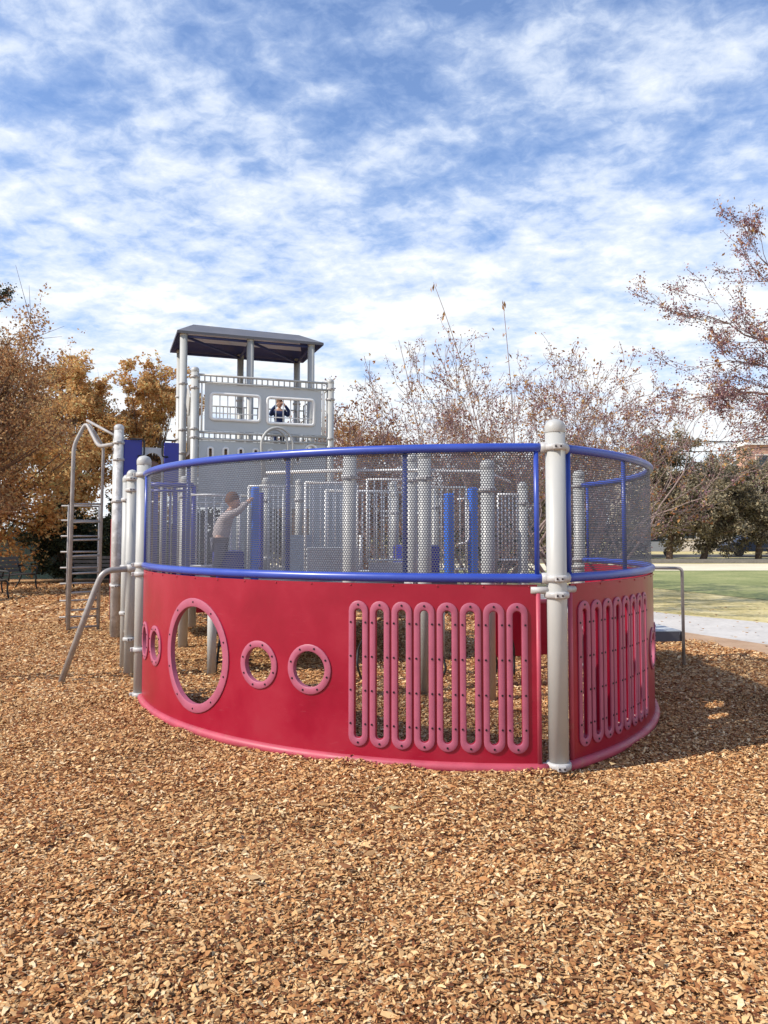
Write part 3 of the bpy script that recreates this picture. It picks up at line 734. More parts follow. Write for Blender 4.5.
# underside of the slopes
ins_ = [(x*0.985-0.005, y+(0.02 if y < 10 else -0.02), ze-0.045) for x, y in e]
rf.add([(x, y, ze-0.045) for x, y in e]+[(r1[0], r1[1], r1[2]-0.05), (r2[0], r2[1], r2[2]-0.05)], [(5, 2, 1), (4, 0, 3), (0, 1, 5, 4)], mi=1)
k_ = 0.52; z_ = ze-0.045
q1 = (e[3][0]+(r1[0]-e[3][0])*(1-k_), 10.70-0.77*(1-k_), z_+(r1[2]-0.05-z_)*(1-k_)); q2 = (e[2][0]+(r2[0]-e[2][0])*(1-k_), 10.70-0.77*(1-k_), z_+(r2[2]-0.05-z_)*(1-k_))
rf.add([(e[3][0], e[3][1], z_), (e[2][0], e[2][1], z_), q2, q1], [(3, 2, 1, 0)], mi=1)
rf.add([q1, q2, (r2[0], r2[1], r2[2]-0.05), (r1[0], r1[1], r1[2]-0.05)], [(3, 2, 1, 0)], mi=2)  # upper part of the back underside, paler than the lower part
ro = rf.build('roof', [M['roof'], M['roofunder'], mat('pale roof underside', (0.60, 0.66, 0.80), 0.6)], tw)
tr = MB()
for (a, b) in (((-1.48, 9.25, 4.93), (-0.33, 9.25, 4.93)), ((-0.33, 9.25, 4.93), (0.78, 9.25, 4.93)), ((-1.42, 10.6, 4.93), (0.84, 10.6, 4.93)),
               ((-1.48, 9.25, 4.93), (-1.42, 10.6, 4.93)), ((0.78, 9.25, 4.93), (0.84, 10.6, 4.93)), ((-1.48, 9.25, 4.93), (-0.28, 10.6, 4.93)), ((-0.33, 9.25, 4.93), (0.84, 10.6, 4.93)), ((-0.33, 9.25, 4.93), (-0.30, 10.6, 4.93))):
    tr.tube([a, b], 0.024, 6)
tr.build('roof_frame', M['roofunder'], ro)
# handhold bracket between left posts
hb = MB(); hb.box((-1.42, 8.9, 3.75), (0.03, 0.45, 0.35), rot=Euler((R(35), 0, 0)).to_matrix(), bev=0.01); hb.build('side_bracket', M['post'], tw)

# ------------------------------------------------------------------ slide entrance with blue side panels
sl = bthing('slide_entrance', -2.1, 7.8, 'grey slide hood between two blue panels with black loop handles', 'slide')
for u0, u1 in ((-2.46, -2.20), (-1.88, -1.66)):
    p = MB(); p.box(((u0+u1)/2, 7.8, 2.60), (u1-u0, 0.03, 0.64 if u0 < -2 else 0.6), bev=0.012); pp = p.build('blue_panel', M['slide'], sl)
    h = MB(); uu = u1-0.02 if u0 < -2 else u0+0.02; k = 1 if u0 < -2 else -1
    h.tube(fillet([(uu-k*0.16, 7.76, 2.93), (uu+k*0.05, 7.76, 2.93), (uu+k*0.05, 7.76, 2.68), (uu-k*0.04, 7.76, 2.68)], 0.05), 0.013, 8); h.build('loop_handle', M['dark'], pp)
hd = wall_with_holes(-2.20, -1.88, 2.0, 2.83, 7.95, [[(-2.17, 2.01)]+[(-2.04+0.13*math.cos(math.pi-a*math.pi/10), 2.62+0.13*math.sin(math.pi-a*math.pi/10)) for a in range(11)]+[(-1.91, 2.01)]], 0.04, M['wall'], 'hood', sl)
ch = MB(); ch.tube([(-2.04, 8.0, 2.5), (-2.04, 8.6, 2.35), (-2.04, 9.6, 1.4), (-2.04, 10.4, 0.6)], 0.14, 14); ch.build('slide_tube', mat('brown tube', (0.10, 0.06, 0.05), 0.6), sl)
post(sl, -2.53, 7.8, 0, 3.15, clamps=(0.75, 2.0, 2.62, 2.87), m='oldpost', r=0.07)
post(sl, -2.56, 8.1, 0, 3.05, clamps=(0.75, 2.0, 2.8), m='post', r=0.05)
barrier(sl, -2.45, -1.6, 7.8, 7.8, 1.0, 2.25, 6, 'slide')
sdk = MB(); sdk.boxw(-2.45, -1.62, 7.2, 8.4, 0.90, 0.95); sdk.build('slide_deck', M['deck'], sl)

# ------------------------------------------------------------------ ladder climber on the left
lad = wthing('arch_ladder', -4.7, 12.1, 'tall grey arched ladder climber standing left of the play structure', 'climber')
A = Vector((-4.893, 12.0, 0)); Bp = Vector((-4.50, 12.2, 0)); zt = 2.90
apex = Vector((-4.70, 12.05, 3.28)); PT = Vector(W(-2.53, 7.8, 2.87))
LM = mat('weathered ladder paint', (0.33, 0.31, 0.30), 0.5, var=0.2, vscale=9)
for P_, r_ in ((A, 0.030), (Bp, 0.022)):
    q = MB(); path = [P_, P_+Vector((0.02, 0.02, zt))]
    if P_ is A: path += [apex, Vector((-4.40, 11.8, 2.86)), PT+Vector((-.07, 0, -.02))]
    else: path += [Vector((-4.55, 12.15, 3.05)), apex+Vector((0.03, 0.05, -0.02))]
    q.tube(fillet(path, 0.12, 5), r_, 10); q.build('side_rail', LM, lad)
q = MB(); q.tube([apex+Vector((0, .05, .03)), PT+Vector((-.05, .05, .10))], 0.022, 8); q.build('top_tube', LM, lad)
for k, z in enumerate((0.06, 0.33, 0.60, 0.90, 1.17, 1.42, 1.70, 1.98)):
    q = MB(); q.tube([A+Vector((0, 0, z)), Bp+Vector((0, 0, z+0.01))], 0.016, 8); q.build('rung', LM, lad)
lad2 = wthing('straight_ladder', -5.0, 12.75, 'low grey ladder standing behind the arched ladder', 'climber')
A2 = Vector((-5.33, 12.7, 0)); B2 = Vector((-4.80, 12.95, 0))
for P_ in (A2+Vector((0.10, 0.04, 0)), B2):
    q = MB(); q.tube([P_, P_+Vector((0, 0, 2.0))], 0.014, 8); q.build('side_rail', LM, lad2)
for z in (0.15, 0.42, 0.70, 0.96, 1.22, 1.48, 1.74, 1.98):
    q = MB(); q.tube([A2+Vector((0, 0, z)), B2+Vector((0, 0, z))], 0.014, 8); q.build('rung', LM, lad2)

# ------------------------------------------------------------------ transfer platform on the right
tp = wthing('transfer_platform', 3.0, 9.0, 'low grey step platform with a thin bent handrail on the right of the red wall', 'platform')
pl = MB(); pl.box((2.88, 9.25, 0.385), (0.98, 0.85, 0.055), rz=R(4), bev=0.01); pl.build('platform_top', M['wall'], tp)
pe = MB(); pe.box((2.88, 8.81, 0.345), (0.98, 0.02, 0.11), rz=R(4)); pe.box((3.365, 9.27, 0.345), (0.02, 0.84, 0.11), rz=R(4)); pe.build('platform_edge', M['deck'], tp)
st = MB(); st.box((2.55, 9.6, 0.52), (0.35, 0.4, 0.22), bev=0.02); st.build('upper_step', M['wall'], tp)
hr = MB(); hr.tube(fillet([(3.414, 8.84, 0), (3.414, 8.84, 1.12), (2.5, 9.1, 1.12), (2.4, 9.5, 1.12)], 0.05), 0.018, 10); hr.build('handrail', M['tube'], tp)
lg = MB(); lg.tube([(2.5, 9.0, 0), (2.5, 9.0, 0.36)], 0.03, 8); lg.tube([(2.5, 9.6, 0), (2.5, 9.6, 0.40)], 0.03, 8); lg.build('support_leg', M['tube'], tp)

# ------------------------------------------------------------------ people
def skin_mesh(name, joints, edges, parent, m, sub=2):
    me = bpy.data.meshes.new(name); bm = bmesh.new(); sk = bm.verts.layers.skin.verify()
    vs = []
    for i, (p, r) in enumerate(joints):
        v = bm.verts.new(p); v[sk].radius = (r, r) if not isinstance(r, tuple) else r; v[sk].use_root = (i == 0); vs.append(v)
    for a, b in edges: bm.edges.new((vs[a], vs[b]))
    bm.to_mesh(me); bm.free(); me.materials.append(m)
    o = bpy.data.objects.new(name, me); COL.objects.link(o); o.parent = parent
    s = o.modifiers.new('skin', 'SKIN'); s.use_smooth_shade = True
    u = o.modifiers.new('sub', 'SUBSURF'); u.levels = sub; u.render_levels = sub
    return o
def head(mb, c, r, face):
    """head with a nose and ears; face = unit vector the face looks along"""
    c = Vector(c); f = Vector(face).normalized(); s = Vector((-f.y, f.x, 0)); up = Vector((0, 0, 1))
    n = 16; vs = []; fs = []
    for i in range(n+1):
        th = math.pi*i/n
        for k in range(n):
            ph = 2*math.pi*k/n; d = f*(math.sin(th)*math.cos(ph))+s*(math.sin(th)*math.sin(ph))*0.82+up*math.cos(th)*1.18
            if math.cos(th) < 0: d = d - f*0.12*math.cos(th)*(-1) * 0 + f*(-math.cos(th))*0.12; d = d - (s*d.dot(s))*(-math.cos(th))*0.3
            vs.append(c+d*r)
    for i in range(n):
        for k in range(n): fs.append((i*n+k, i*n+(k+1) % n, (i+1)*n+(k+1) % n, (i+1)*n+k))
    mb.add(vs, fs, 0, True)
    mb.lathe([(r*0.16, -r*0.2), (r*0.12, r*0.05), (r*0.04, r*0.2)], c+f*r*1.0+up*(-r*0.05), 8)
    for k in (-1, 1):
        mb.lathe([(r*0.2, -0.01), (r*0.22, 0), (r*0.1, 0.008)], c+s*k*r*0.82, 8, mtx=(s*k).to_track_quat('Z', 'Y').to_matrix())
        mb.lathe([(r*0.11, -0.004), (r*0.06, 0.003)], c+f*r*0.93+s*k*r*0.32+up*r*0.12, 8, mi=1, mtx=f.to_track_quat('Z', 'Y').to_matrix())
    mb.lathe([(r*0.22, -0.004), (r*0.15, 0.003)], c+f*r*0.97-up*r*0.5, 8, mi=2, mtx=f.to_track_quat('Z', 'Y').to_matrix())
M['lip'] = mat('lip', (0.45, 0.16, 0.13), 0.6)
def child(name, u, v, z0, h, label, torso_m, leg_m, pose, face):
    """pose 'reach': leaning forward, both arms out to a post; 'hold': arms raised to the face"""
    t = bthing(name, u, v, label, 'person', z=z0); k = h/1.08
    L = lambda x, y, z: Vector((x*k, y*k, z*k))
    if pose == 'reach':
        pel = L(-0.03, 0, 0.50); ch = L(0.02, 0, 0.70); sh = L(0.07, 0, 0.80); nk = L(0.10, 0, 0.86); hd = L(0.12, 0, 0.97)
        J = [(pel, (0.085*k, 0.095*k)), (L(-0.01, 0, 0.60), (0.080*k, 0.092*k)), (ch, 0.088*k), (sh, 0.072*k), (nk, 0.036*k), (L(0.115, 0, 0.90), 0.034*k)]
        E = [(0, 1), (1, 2), (2, 3), (3, 4), (4, 5)]
        arms = [[L(0.08, s*0.10, 0.80), L(0.17, s*0.12, 0.84), L(0.25, s*0.09, 0.92), L(0.29, s*0.075, 0.95)] for s in (-1, 1)]
        legs = [[L(-0.03, s*0.06, 0.46), L(0.03 if s > 0 else -0.05, s*0.07, 0.27), L(-0.02 if s > 0 else -0.12, s*0.07, 0.06)] for s in (-1, 1)]
    else:
        J = [(L(0, 0, 0.50), (0.085*k, 0.08*k)), (L(0, 0, 0.62), 0.085*k), (L(0, 0, 0.74), (0.105*k, 0.08*k)), (L(0, 0, 0.82), (0.07*k, 0.06*k)), (L(0, 0, 0.87), 0.036*k), (L(0, 0, 0.90), 0.034*k)]
        E = [(0, 1), (1, 2), (2, 3), (3, 4), (4, 5)]; hd = L(0, -0.01, 0.97)
        arms = [[L(s*0.12, -0.0, 0.79), L(s*0.19, -0.03, 0.72), L(s*0.17, -0.13, 0.82), L(s*0.08, -0.16, 0.92)] for s in (-1, 1)]
        legs = [[L(s*0.06, 0, 0.46), L(s*0.07, 0, 0.27), L(s*0.07, 0, 0.06)] for s in (-1, 1)]
    # body (skin) as one continuous mesh: torso, neck, arms with hands and fingers, legs
    def addchain(J, E, root, chain, rs):
        p = root
        for q, r in zip(chain, rs): J.append((q, r)); E.append((p, len(J)-1)); p = len(J)-1
        return p
    body = list(J); BE = list(E)
    for a in arms:
        e = addchain(body, BE, 3, a, [0.042*k, 0.033*k, 0.026*k, 0.022*k])
        d = (a[-1]-a[-2]).normalized(); sd_ = Vector((0, 0, 1)).cross(d).normalized(); up = d.cross(sd_)
        palm = a[-1]+d*0.03*k; body.append((palm, 0.020*k)); BE.append((e, len(body)-1)); pi_ = len(body)-1
        for f_, ln in zip((-1.5, -0.5, 0.5, 1.5), (0.030, 0.036, 0.034, 0.026)):
            p1 = palm+d*0.022*k+up*f_*0.011*k; p2 = p1+d*ln*0.5*k-sd_*0.006*k; p3 = p2+d*ln*0.4*k-sd_*0.016*k
            addchain(body, BE, pi_, [p1, p2, p3], [0.0062*k, 0.006*k, 0.005*k])
        th = a[-1]+sd_*0.018*k+d*0.012*k; addchain(body, BE, e, [th, th+d*0.02*k+sd_*0.008*k], [0.007*k, 0.006*k])
    for l in legs: addchain(body, BE, 0, l, [0.066*k, 0.048*k, 0.034*k])
    skin_mesh('body', body, BE, t, M['skin'])
    # clothes: slightly larger shells over the same skeleton
    tj = [(J[0][0]+Vector((0, 0, -0.035*k)), 0.098*k)]+[(p, (r if not isinstance(r, tuple) else max(r))*1.14+0.006) for p, r in J[1:4]]; te = [(0, 1), (1, 2), (2, 3)]
    for a in arms: addchain(tj, te, 3, a, [0.053*k, 0.044*k, 0.035*k, 0.030*k])
    skin_mesh('jacket', tj, te, t, M[torso_m])
    lj = [(J[0][0]+Vector((0, 0, -0.01)), 0.094*k)]; le = []
    for l in legs: addchain(lj, le, 0, l, [0.074*k, 0.056*k, 0.043*k])
    skin_mesh('trousers', lj, le, t, M[leg_m])
    for l in legs:
        s_ = MB(); fp = l[-1]; fd = Vector(face); fd.z = 0; fd.normalize()
        s_.v = []; c = Vector((fp.x, fp.y, 0.035*k))+fd*0.035*k
        s_.box(c, (0.16*k, 0.062*k, 0.068*k), rz=math.atan2(fd.y, fd.x), bev=0.02*k)
        o = s_.build('shoe', M['shoe'], None); o.parent = t
    mb = MB(); head(mb, hd, 0.082*k, face); o = mb.build('face', [M['skin'], M['dark'], M['lip']], None); o.parent = t
    # hair cap: a shell over the crown and the back of the head
    hm = MB(); f = Vector(face).normalized(); s = Vector((-f.y, f.x, 0)); n = 16; vs = []; fs = []
    for i in range(9):
        th = math.pi*0.62*i/8
        for kk in range(n):
            ph = 2*math.pi*kk/n; back = 0.5-0.5*math.cos(ph); tt = th*(0.62+0.38*back)
            d = f*(math.sin(tt)*math.cos(ph))+s*(math.sin(tt)*math.sin(ph))*0.84+Vector((0, 0, 1))*math.cos(tt)*1.19
            vs.append(hd+d*0.092*k*(1+0.03*math.sin(5*ph+i)))
    for i in range(8):
        for kk in range(n): fs.append((i*n+kk, i*n+(kk+1) % n, (i+1)*n+(kk+1) % n, (i+1)*n+kk))
    hm.add(vs, fs, 0, True); o = hm.build('hair', M['hair'], None); o.parent = t
    return t
child('person', -1.46, 4.56, 0.957, 1.04, 'child in a grey brown top reaching for a blue panel behind the mesh', 'cloth', 'trouser', 'reach', (0.95, 0.15, -0.1))
child('person', 0.10, 8.80, 2.962, 0.90, 'child in a navy jacket inside the right hand window of the grey tower', 'navy', 'navy', 'hold', (0.1, -1, 0))

# ------------------------------------------------------------------ benches and fence at left
def bench(x, y, rz, label, group='park benches at the left edge'):
    t = wthing('park_bench', x, y, label, 'bench', group); t.rotation_euler = (0, 0, rz); OFF[t.name] = Vector((0, 0, 0))
    s = MB()
    for k in range(4): s.box((0, -0.18+0.12*k, 0.44), (1.5, 0.09, 0.03), bev=0.005)
    s.build('seat', M['benchwood'], t)
    b = MB()
    for k in range(4): b.box((0, 0.27+0.035*k, 0.53+0.11*k), (1.5, 0.025, 0.085), rot=Euler((R(-16), 0, 0)).to_matrix(), bev=0.005)
    b.build('backrest', M['benchwood'], t)
    for sx in (-0.68, 0.68):
        f = MB()
        f.tube(fillet([(sx, -0.30, 0), (sx, -0.24, 0.20), (sx, -0.28, 0.41), (sx, 0.20, 0.42), (sx, 0.42, 0.9)], 0.10), 0.022, 8)
        f.tube(fillet([(sx, 0.42, 0), (sx, 0.26, 0.22), (sx, 0.20, 0.42)], 0.10), 0.022, 8)
        f.tube(fillet([(sx, -0.28, 0.41), (sx, -0.30, 0.64), (sx, 0.30, 0.66)], 0.08), 0.018, 8)
        f.build('end_frame', M['dark'], t)
    return t
bench(-9.25, 17.6, R(80), 'wood and black iron park bench nearest the left edge of the picture')
bench(-10.0, 20.7, R(78), 'second park bench just behind the one at the left edge')
bench(-8.05, 21.5, R(5), 'wooden bench seen through the ladder climber on the left', 'park benches at the left edge')
fn = wthing('board_fence', -14, 26, 'dark green board fence behind the benches on the left', 'fence')
x = -26.0; k = 0
fb = MB()
while x < -6.5:
    fb.boxw(x, x+0.145, 26.0, 26.03, 0.03, 1.62+0.01*math.sin(k*2.1)); x += 0.15; k += 1
fb.build('boards', M['fence'], fn)
fr_ = MB()
for z in (0.4, 1.3): fr_.boxw(-26, -6.5, 26.032, 26.08, z, z+0.08)
fr_.build('rail', M['fence'], fn)
pr = wthing('red_play_pole', -4.75, 13.5, 'thin dark red play pole beside the arched ladder', 'pole')
MB().tube([(-4.75, 13.5, 0), (-4.75, 13.5, 1.78)], 0.04, 10).build('pole', mat('dark red enamel', (0.30, 0.02, 0.03), 0.4), pr)

# ------------------------------------------------------------------ trees
def seg_mesh(name, segs, mats, parent, off, sides=5):
    a = np.array([[*s[0], *s[1], s[2], s[3]] for s in segs], dtype=np.float64)
    p0, p1, r0, r1 = a[:, 0:3], a[:, 3:6], a[:, 6], a[:, 7]
    d = p1-p0; d /= np.maximum(np.linalg.norm(d, axis=1, keepdims=True), 1e-9)
    ref = np.where(np.abs(d[:, 2:3]) < 0.9, np.array([[0, 0, 1.0]]), np.array([[1.0, 0, 0]]))
    x = np.cross(ref, d); x /= np.linalg.norm(x, axis=1, keepdims=True); y = np.cross(d, x)
    an = np.arange(sides)*2*np.pi/sides
    ring = x[:, None, :]*np.cos(an)[None, :, None]+y[:, None, :]*np.sin(an)[None, :, None]
    V = np.concatenate([p0[:, None]+ring*r0[:, None, None], p1[:, None]+ring*r1[:, None, None]], 1).reshape(-1, 3)
    b = (np.arange(len(a))*2*sides)[:, None]
    F = np.concatenate([b+np.array([[k, (k+1) % sides, sides+(k+1) % sides, sides+k]]) for k in range(sides)], 1).reshape(-1, 4)
    return mesh_np(name, V, F, mats, parent, off, smooth=True)
def leaf_mesh(name, P, size, rg, mats, parent, off, aspect=0.55, droop=0.0):
    n = len(P); P = np.asarray(P)
    a = rg.normal(size=(n, 3)); a[:, 2] = a[:, 2]*0.8-droop; a /= np.linalg.norm(a, axis=1, keepdims=True)
    b = rg.normal(size=(n, 3)); b = np.cross(a, b); b /= np.linalg.norm(b, axis=1, keepdims=True)
    L = size*rg.uniform(0.55, 1.3, n)[:, None]; w = L*aspect
    c = np.cross(a, b)
    V = np.stack([P-a*L*0.5, P+b*w*0.5+c*w*0.15, P+a*L*0.5, P-b*w*0.5+c*w*0.15], 1).reshape(-1, 3)
    F = (np.arange(n)*4)[:, None]+np.array([[0, 1, 2, 3]])
    return mesh_np(name, V, F, mats, parent, off)
def grow(rg, segs, tips, p, d, L, r, lvl, maxl, kids=(3, 5), spread=0.6, up=0.15, wob=0.18, shrink=(0.55, 0.75), rend=0.55, nst=4, minr=0.004):
    p = Vector(p); d = Vector(d).normalized(); step = L/nst; pts = [(p.copy(), r)]
    for i in range(nst):
        d = (d+Vector((rg.uniform(-wob, wob), rg.uniform(-wob, wob), rg.uniform(-wob, wob)+up*0.3))).normalized()
        q = p+d*step; r2 = max(minr, r*(1-(1-rend)/nst)); segs.append((tuple(p), tuple(q), r, r2)); p, r = q, r2; pts.append((p.copy(), r))
        if lvl >= maxl-1: tips.append((p.copy(), d.copy(), lvl))
    if lvl >= maxl: return
    nk = rg.randint(*kids)
    for k in range(nk):
        i = rg.randint(max(1, nst//2-1), nst) if k < nk-1 else nst
        q, rr = pts[i]
        ax = Vector((rg.gauss(0, 1), rg.gauss(0, 1), rg.gauss(0, 1))).cross(d).normalized()
        a = rg.uniform(0.35, 1.0)*spread*1.5
        nd = (d*math.cos(a)+ax*math.sin(a)+Vector((0, 0, up))).normalized()
        grow(rg, segs, tips, q, nd, L*rg.uniform(*shrink), max(minr, rr*rg.uniform(0.55, 0.8)), lvl+1, maxl, kids, spread, up, wob, shrink, rend, nst, minr)

AUT = leaf_mat('autumn orange leaves', [(0, (0.42, 0.19, 0.07)), (0.25, (0.60, 0.32, 0.12)), (0.6, (0.66, 0.42, 0.17)), (0.85, (0.74, 0.56, 0.27)), (1, (0.50, 0.47, 0.20))], trans=0.5)
RUST = leaf_mat('rust red leaves', [(0, (0.17, 0.08, 0.045)), (0.35, (0.38, 0.185, 0.085)), (0.7, (0.52, 0.32, 0.15)), (0.9, (0.62, 0.45, 0.25)), (1, (0.42, 0.38, 0.22))], trans=0.45)
OAK = leaf_mat('dark olive leaves', [(0, (0.10, 0.08, 0.06)), (0.5, (0.24, 0.205, 0.14)), (0.85, (0.34, 0.30, 0.19)), (1, (0.42, 0.30, 0.18))], trans=0.2)
EVER = leaf_mat('dark evergreen leaves', [(0, (0.010, 0.016, 0.008)), (0.6, (0.03, 0.045, 0.02)), (1, (0.07, 0.08, 0.035))], trans=0.1)
POD = leaf_mat('seed pods', [(0, (0.10, 0.045, 0.06)), (0.5, (0.25, 0.125, 0.145)), (0.85, (0.42, 0.26, 0.26)), (1, (0.50, 0.30, 0.14))], trans=0.15)
MYR = leaf_mat('last myrtle leaves', [(0, (0.22, 0.07, 0.03)), (0.5, (0.42, 0.19, 0.06)), (1, (0.50, 0.32, 0.12))])
BROWNLEAF = leaf_mat('dry leaves', [(0, (0.20, 0.09, 0.035)), (1, (0.55, 0.30, 0.10))])

def crown_tree(name, x, y, h, cr, nleaf, size, lm, label, cat='tree', group=None, seed=0, trunk_h=0.3, lean=(0, 0), tr=0.14, nclump=120, flat=0.9, low=0.22, bark='bark'):
    """tree whose limbs end in many leaf clumps spread through an uneven crown"""
    rgp = random.Random(seed); rg = np.random.default_rng(seed)
    t = wthing(name, x, y, label, cat, group); segs = []; base = Vector((x, y, 0))
    p = base.copy(); r = tr; hh = h*trunk_h
    for i in range(4):
        q = base+Vector((lean[0]*(i+1)/4+rgp.uniform(-.05, .05), lean[1]*(i+1)/4, hh*(i+1)/4)); segs.append((tuple(p), tuple(q), r, r*0.9)); p = q; r *= 0.9
    fork = p; clumps = []
    zc0 = h*(low+1)/2; hz_ = h*(1-low)/2
    for i in range(nclump):
        for _ in range(30):
            a = rgp.uniform(0, 2*math.pi); u = rgp.uniform(-1, 1); q = rgp.random()**0.42
            vx = math.sqrt(1-u*u)*math.cos(a); vy = math.sqrt(1-u*u)*math.sin(a)
            # uneven radius by direction
            w = 0.76+0.26*math.sin(3*a+seed)+0.14*math.sin(5*a+2.1*u*3+seed*1.7)+0.10*math.sin(9*u+seed)
            if w*q > 0.25: break
        c = Vector((fork.x+vx*cr*q*w, fork.y+vy*cr*q*w, zc0+u*hz_*q*(0.85+0.2*w)*flat/0.9)); clumps.append((c, rgp.uniform(0.55, 1.25)))
    for c, s in clumps:
        m1 = fork.lerp(c, 0.45)+Vector((rgp.uniform(-.2, .2), rgp.uniform(-.2, .2), rgp.uniform(0, .3)))*cr*0.15
        segs.append((tuple(fork), tuple(m1), tr*0.32, tr*0.18)); segs.append((tuple(m1), tuple(c), tr*0.18, tr*0.05))
        for k in range(5):
            e_ = c+Vector((rgp.gauss(0, 1), rgp.gauss(0, 1), rgp.gauss(0.5, 1)))*cr*0.10; segs.append((tuple(c), tuple(e_), tr*0.05, tr*0.02))
    seg_mesh('trunk', segs, M[bark], t, (x, y, 0))
    per = nleaf//len(clumps); P = []
    for c, s in clumps:
        k = int(per*s); g = rg.normal(size=(k, 3)); g /= np.maximum(np.linalg.norm(g, axis=1, keepdims=True), 1e-6)
        rad = cr*0.20*s*rg.random(k)[:, None]**0.5
        P.append(np.array(c)+g*rad*np.array([1, 1, 0.75]))
        # stray twig of leaves sticking out
        k2 = max(3, k//7); d = rg.normal(size=3); d[2] = abs(d[2])*1.3; d /= np.linalg.norm(d)
        P.append(np.array(c)+d*rg.uniform(0.1, 0.42, (k2, 1))*cr*s+rg.normal(size=(k2, 3))*cr*0.02)
    P = np.concatenate(P); P = P[P[:, 2] > 0.1]
    leaf_mesh('crown', P, size, rg, lm, t, (x, y, 0))
    return t

crown_tree('autumn_tree', -10.9, 19.5, 7.3, 3.3, 48000, 0.085, RUST, 'big rust coloured tree at the left edge with sky showing through its crown', seed=3, nclump=150, low=0.22, tr=0.16)
crown_tree('autumn_tree', -12.2, 24.0, 7.0, 3.2, 24000, 0.13, AUT, 'low autumn tree behind the benches left of the ladder', seed=9, nclump=130, low=0.12)
crown_tree('autumn_tree', -12.9, 31.5, 9.0, 2.6, 40000, 0.14, AUT, 'golden orange tree directly above the ladder climber', seed=12, nclump=130, low=0.15, group=None)
crown_tree('autumn_tree', -9.9, 32.0, 9.2, 2.3, 40000, 0.14, AUT, 'golden orange tree just left of the grey tower', seed=21, nclump=140, low=0.12)
crown_tree('autumn_tree', -17.5, 30.0, 9.5, 3.2, 18000, 0.16, RUST, 'rust tree far left behind the fence', seed=31, nclump=120, low=0.15)
crown_tree('rust_shrub', -0.6, 22.0, 4.9, 2.3, 22000, 0.09, RUST, 'reddish brown shrub just right of the grey tower behind the blue rail', cat='shrub', seed=41, nclump=110, low=0.02, tr=0.07)
for i, (x, y, h, cr, sd_, lb) in enumerate([(-8.3, 24.6, 2.4, 1.3, 51, 'dark evergreen bush behind the ladder climber'), (-10.3, 24.9, 2.6, 1.4, 52, 'dark evergreen bush beside the green fence'), (-6.0, 24.4, 2.5, 1.5, 53, 'dark evergreen bush right of the ladder climber'),
        (-3.2, 25.5, 2.8, 1.7, 54, 'dark evergreen bush behind the grey tower posts'), (3.6, 25.5, 2.6, 1.8, 56, 'dark bush seen through the mesh left of the tall front post')]):
    crown_tree('evergreen_bush', x, y, h, cr, 9000, 0.11, EVER, lb, cat='bush', seed=sd_, nclump=60, low=0.02, tr=0.05, trunk_h=0.15)
# dark trees beyond the lawn
far = [(17.0, 46, 7.9, 3.5, 61, 'dark olive tree beyond the lawn right next to the mesh guard'), (19.4, 47, 6.4, 3.1, 62, 'lower olive tree with a leaning trunk in the middle of the far row'), (22.8, 47, 6.5, 3.4, 63, 'dark olive tree in front of the brick building'),
       (27.4, 48, 7.0, 3.6, 64, 'dark olive tree beyond the right edge of the lawn'), (11.0, 48, 7.2, 3.6, 65, 'dark olive tree beyond the lawn behind the mesh'), (6.0, 49, 6.8, 3.5, 66, 'dark olive tree far behind the tall front post')]
for x, y, h, cr, s_, lb in far:
    crown_tree('oak_tree', x, y, h, cr, 26000, 0.17, OAK, lb, seed=s_, nclump=120, low=0.05, tr=0.22, trunk_h=0.22, lean=(0.5 if s_ == 62 else 0.1, 0), group=None)

# crape myrtles: many upright stems, fine twigs, pods and a few last leaves
def myrtle(x, y, h, seed, label, stems=8, spreadx=0.80, nmax=5, leafy=0.5, name='crape_myrtle'):
    rgp = random.Random(seed); rg = np.random.default_rng(seed); t = wthing(name, x, y, label, 'tree'); segs = []; tips = []
    for k in range(stems):
        a = 2*math.pi*k/stems+rgp.uniform(-.3, .3); o = Vector((math.cos(a), math.sin(a), 0))*0.15
        d = Vector((math.cos(a)*spreadx, math.sin(a)*spreadx, 1))
        grow(rgp, segs, tips, Vector((x, y, 0))+o, d, h*0.42, 0.042, 0, nmax, kids=(2, 3), spread=0.50, up=0.12, wob=0.20, shrink=(0.54, 0.76), nst=4, minr=0.0045)
    seg_mesh('trunk', segs, M['paletwig'], t, (x, y, 0), sides=4)
    P = []; Q = []
    for p, d, l in tips:
        c = np.array(p)
        if rgp.random() < 0.20: P.append(c+rg.normal(size=(rgp.randint(5, 11), 3))*0.05)
        if rgp.random() < leafy*0.32: Q.append(c+rg.normal(size=(rgp.randint(2, 5), 3))*0.08)
    leaf_mesh('seed_pods', np.concatenate(P), 0.042, rg, POD, t, (x, y, 0), aspect=0.8)
    if Q: leaf_mesh('leaves', np.concatenate(Q), 0.075, rg, MYR, t, (x, y, 0), aspect=0.5, droop=0.3)
    return t, len(segs)
myrtle(2.2, 17.0, 5.4, 71, 'bare twiggy crape myrtle with seed pods left of the tall front post')
myrtle(4.0, 16.2, 5.4, 72, 'bare twiggy crape myrtle rising directly behind the tall front post')
myrtle(4.7, 19.0, 5.7, 73, 'twiggy crape myrtle behind the right end of the mesh guard')
myrtle(0.3, 19.0, 5.1, 74, 'low twiggy crape myrtle between the tower and the tall shoots')
myrtle(3.0, 21.0, 5.9, 75, 'farther crape myrtle behind the first row')
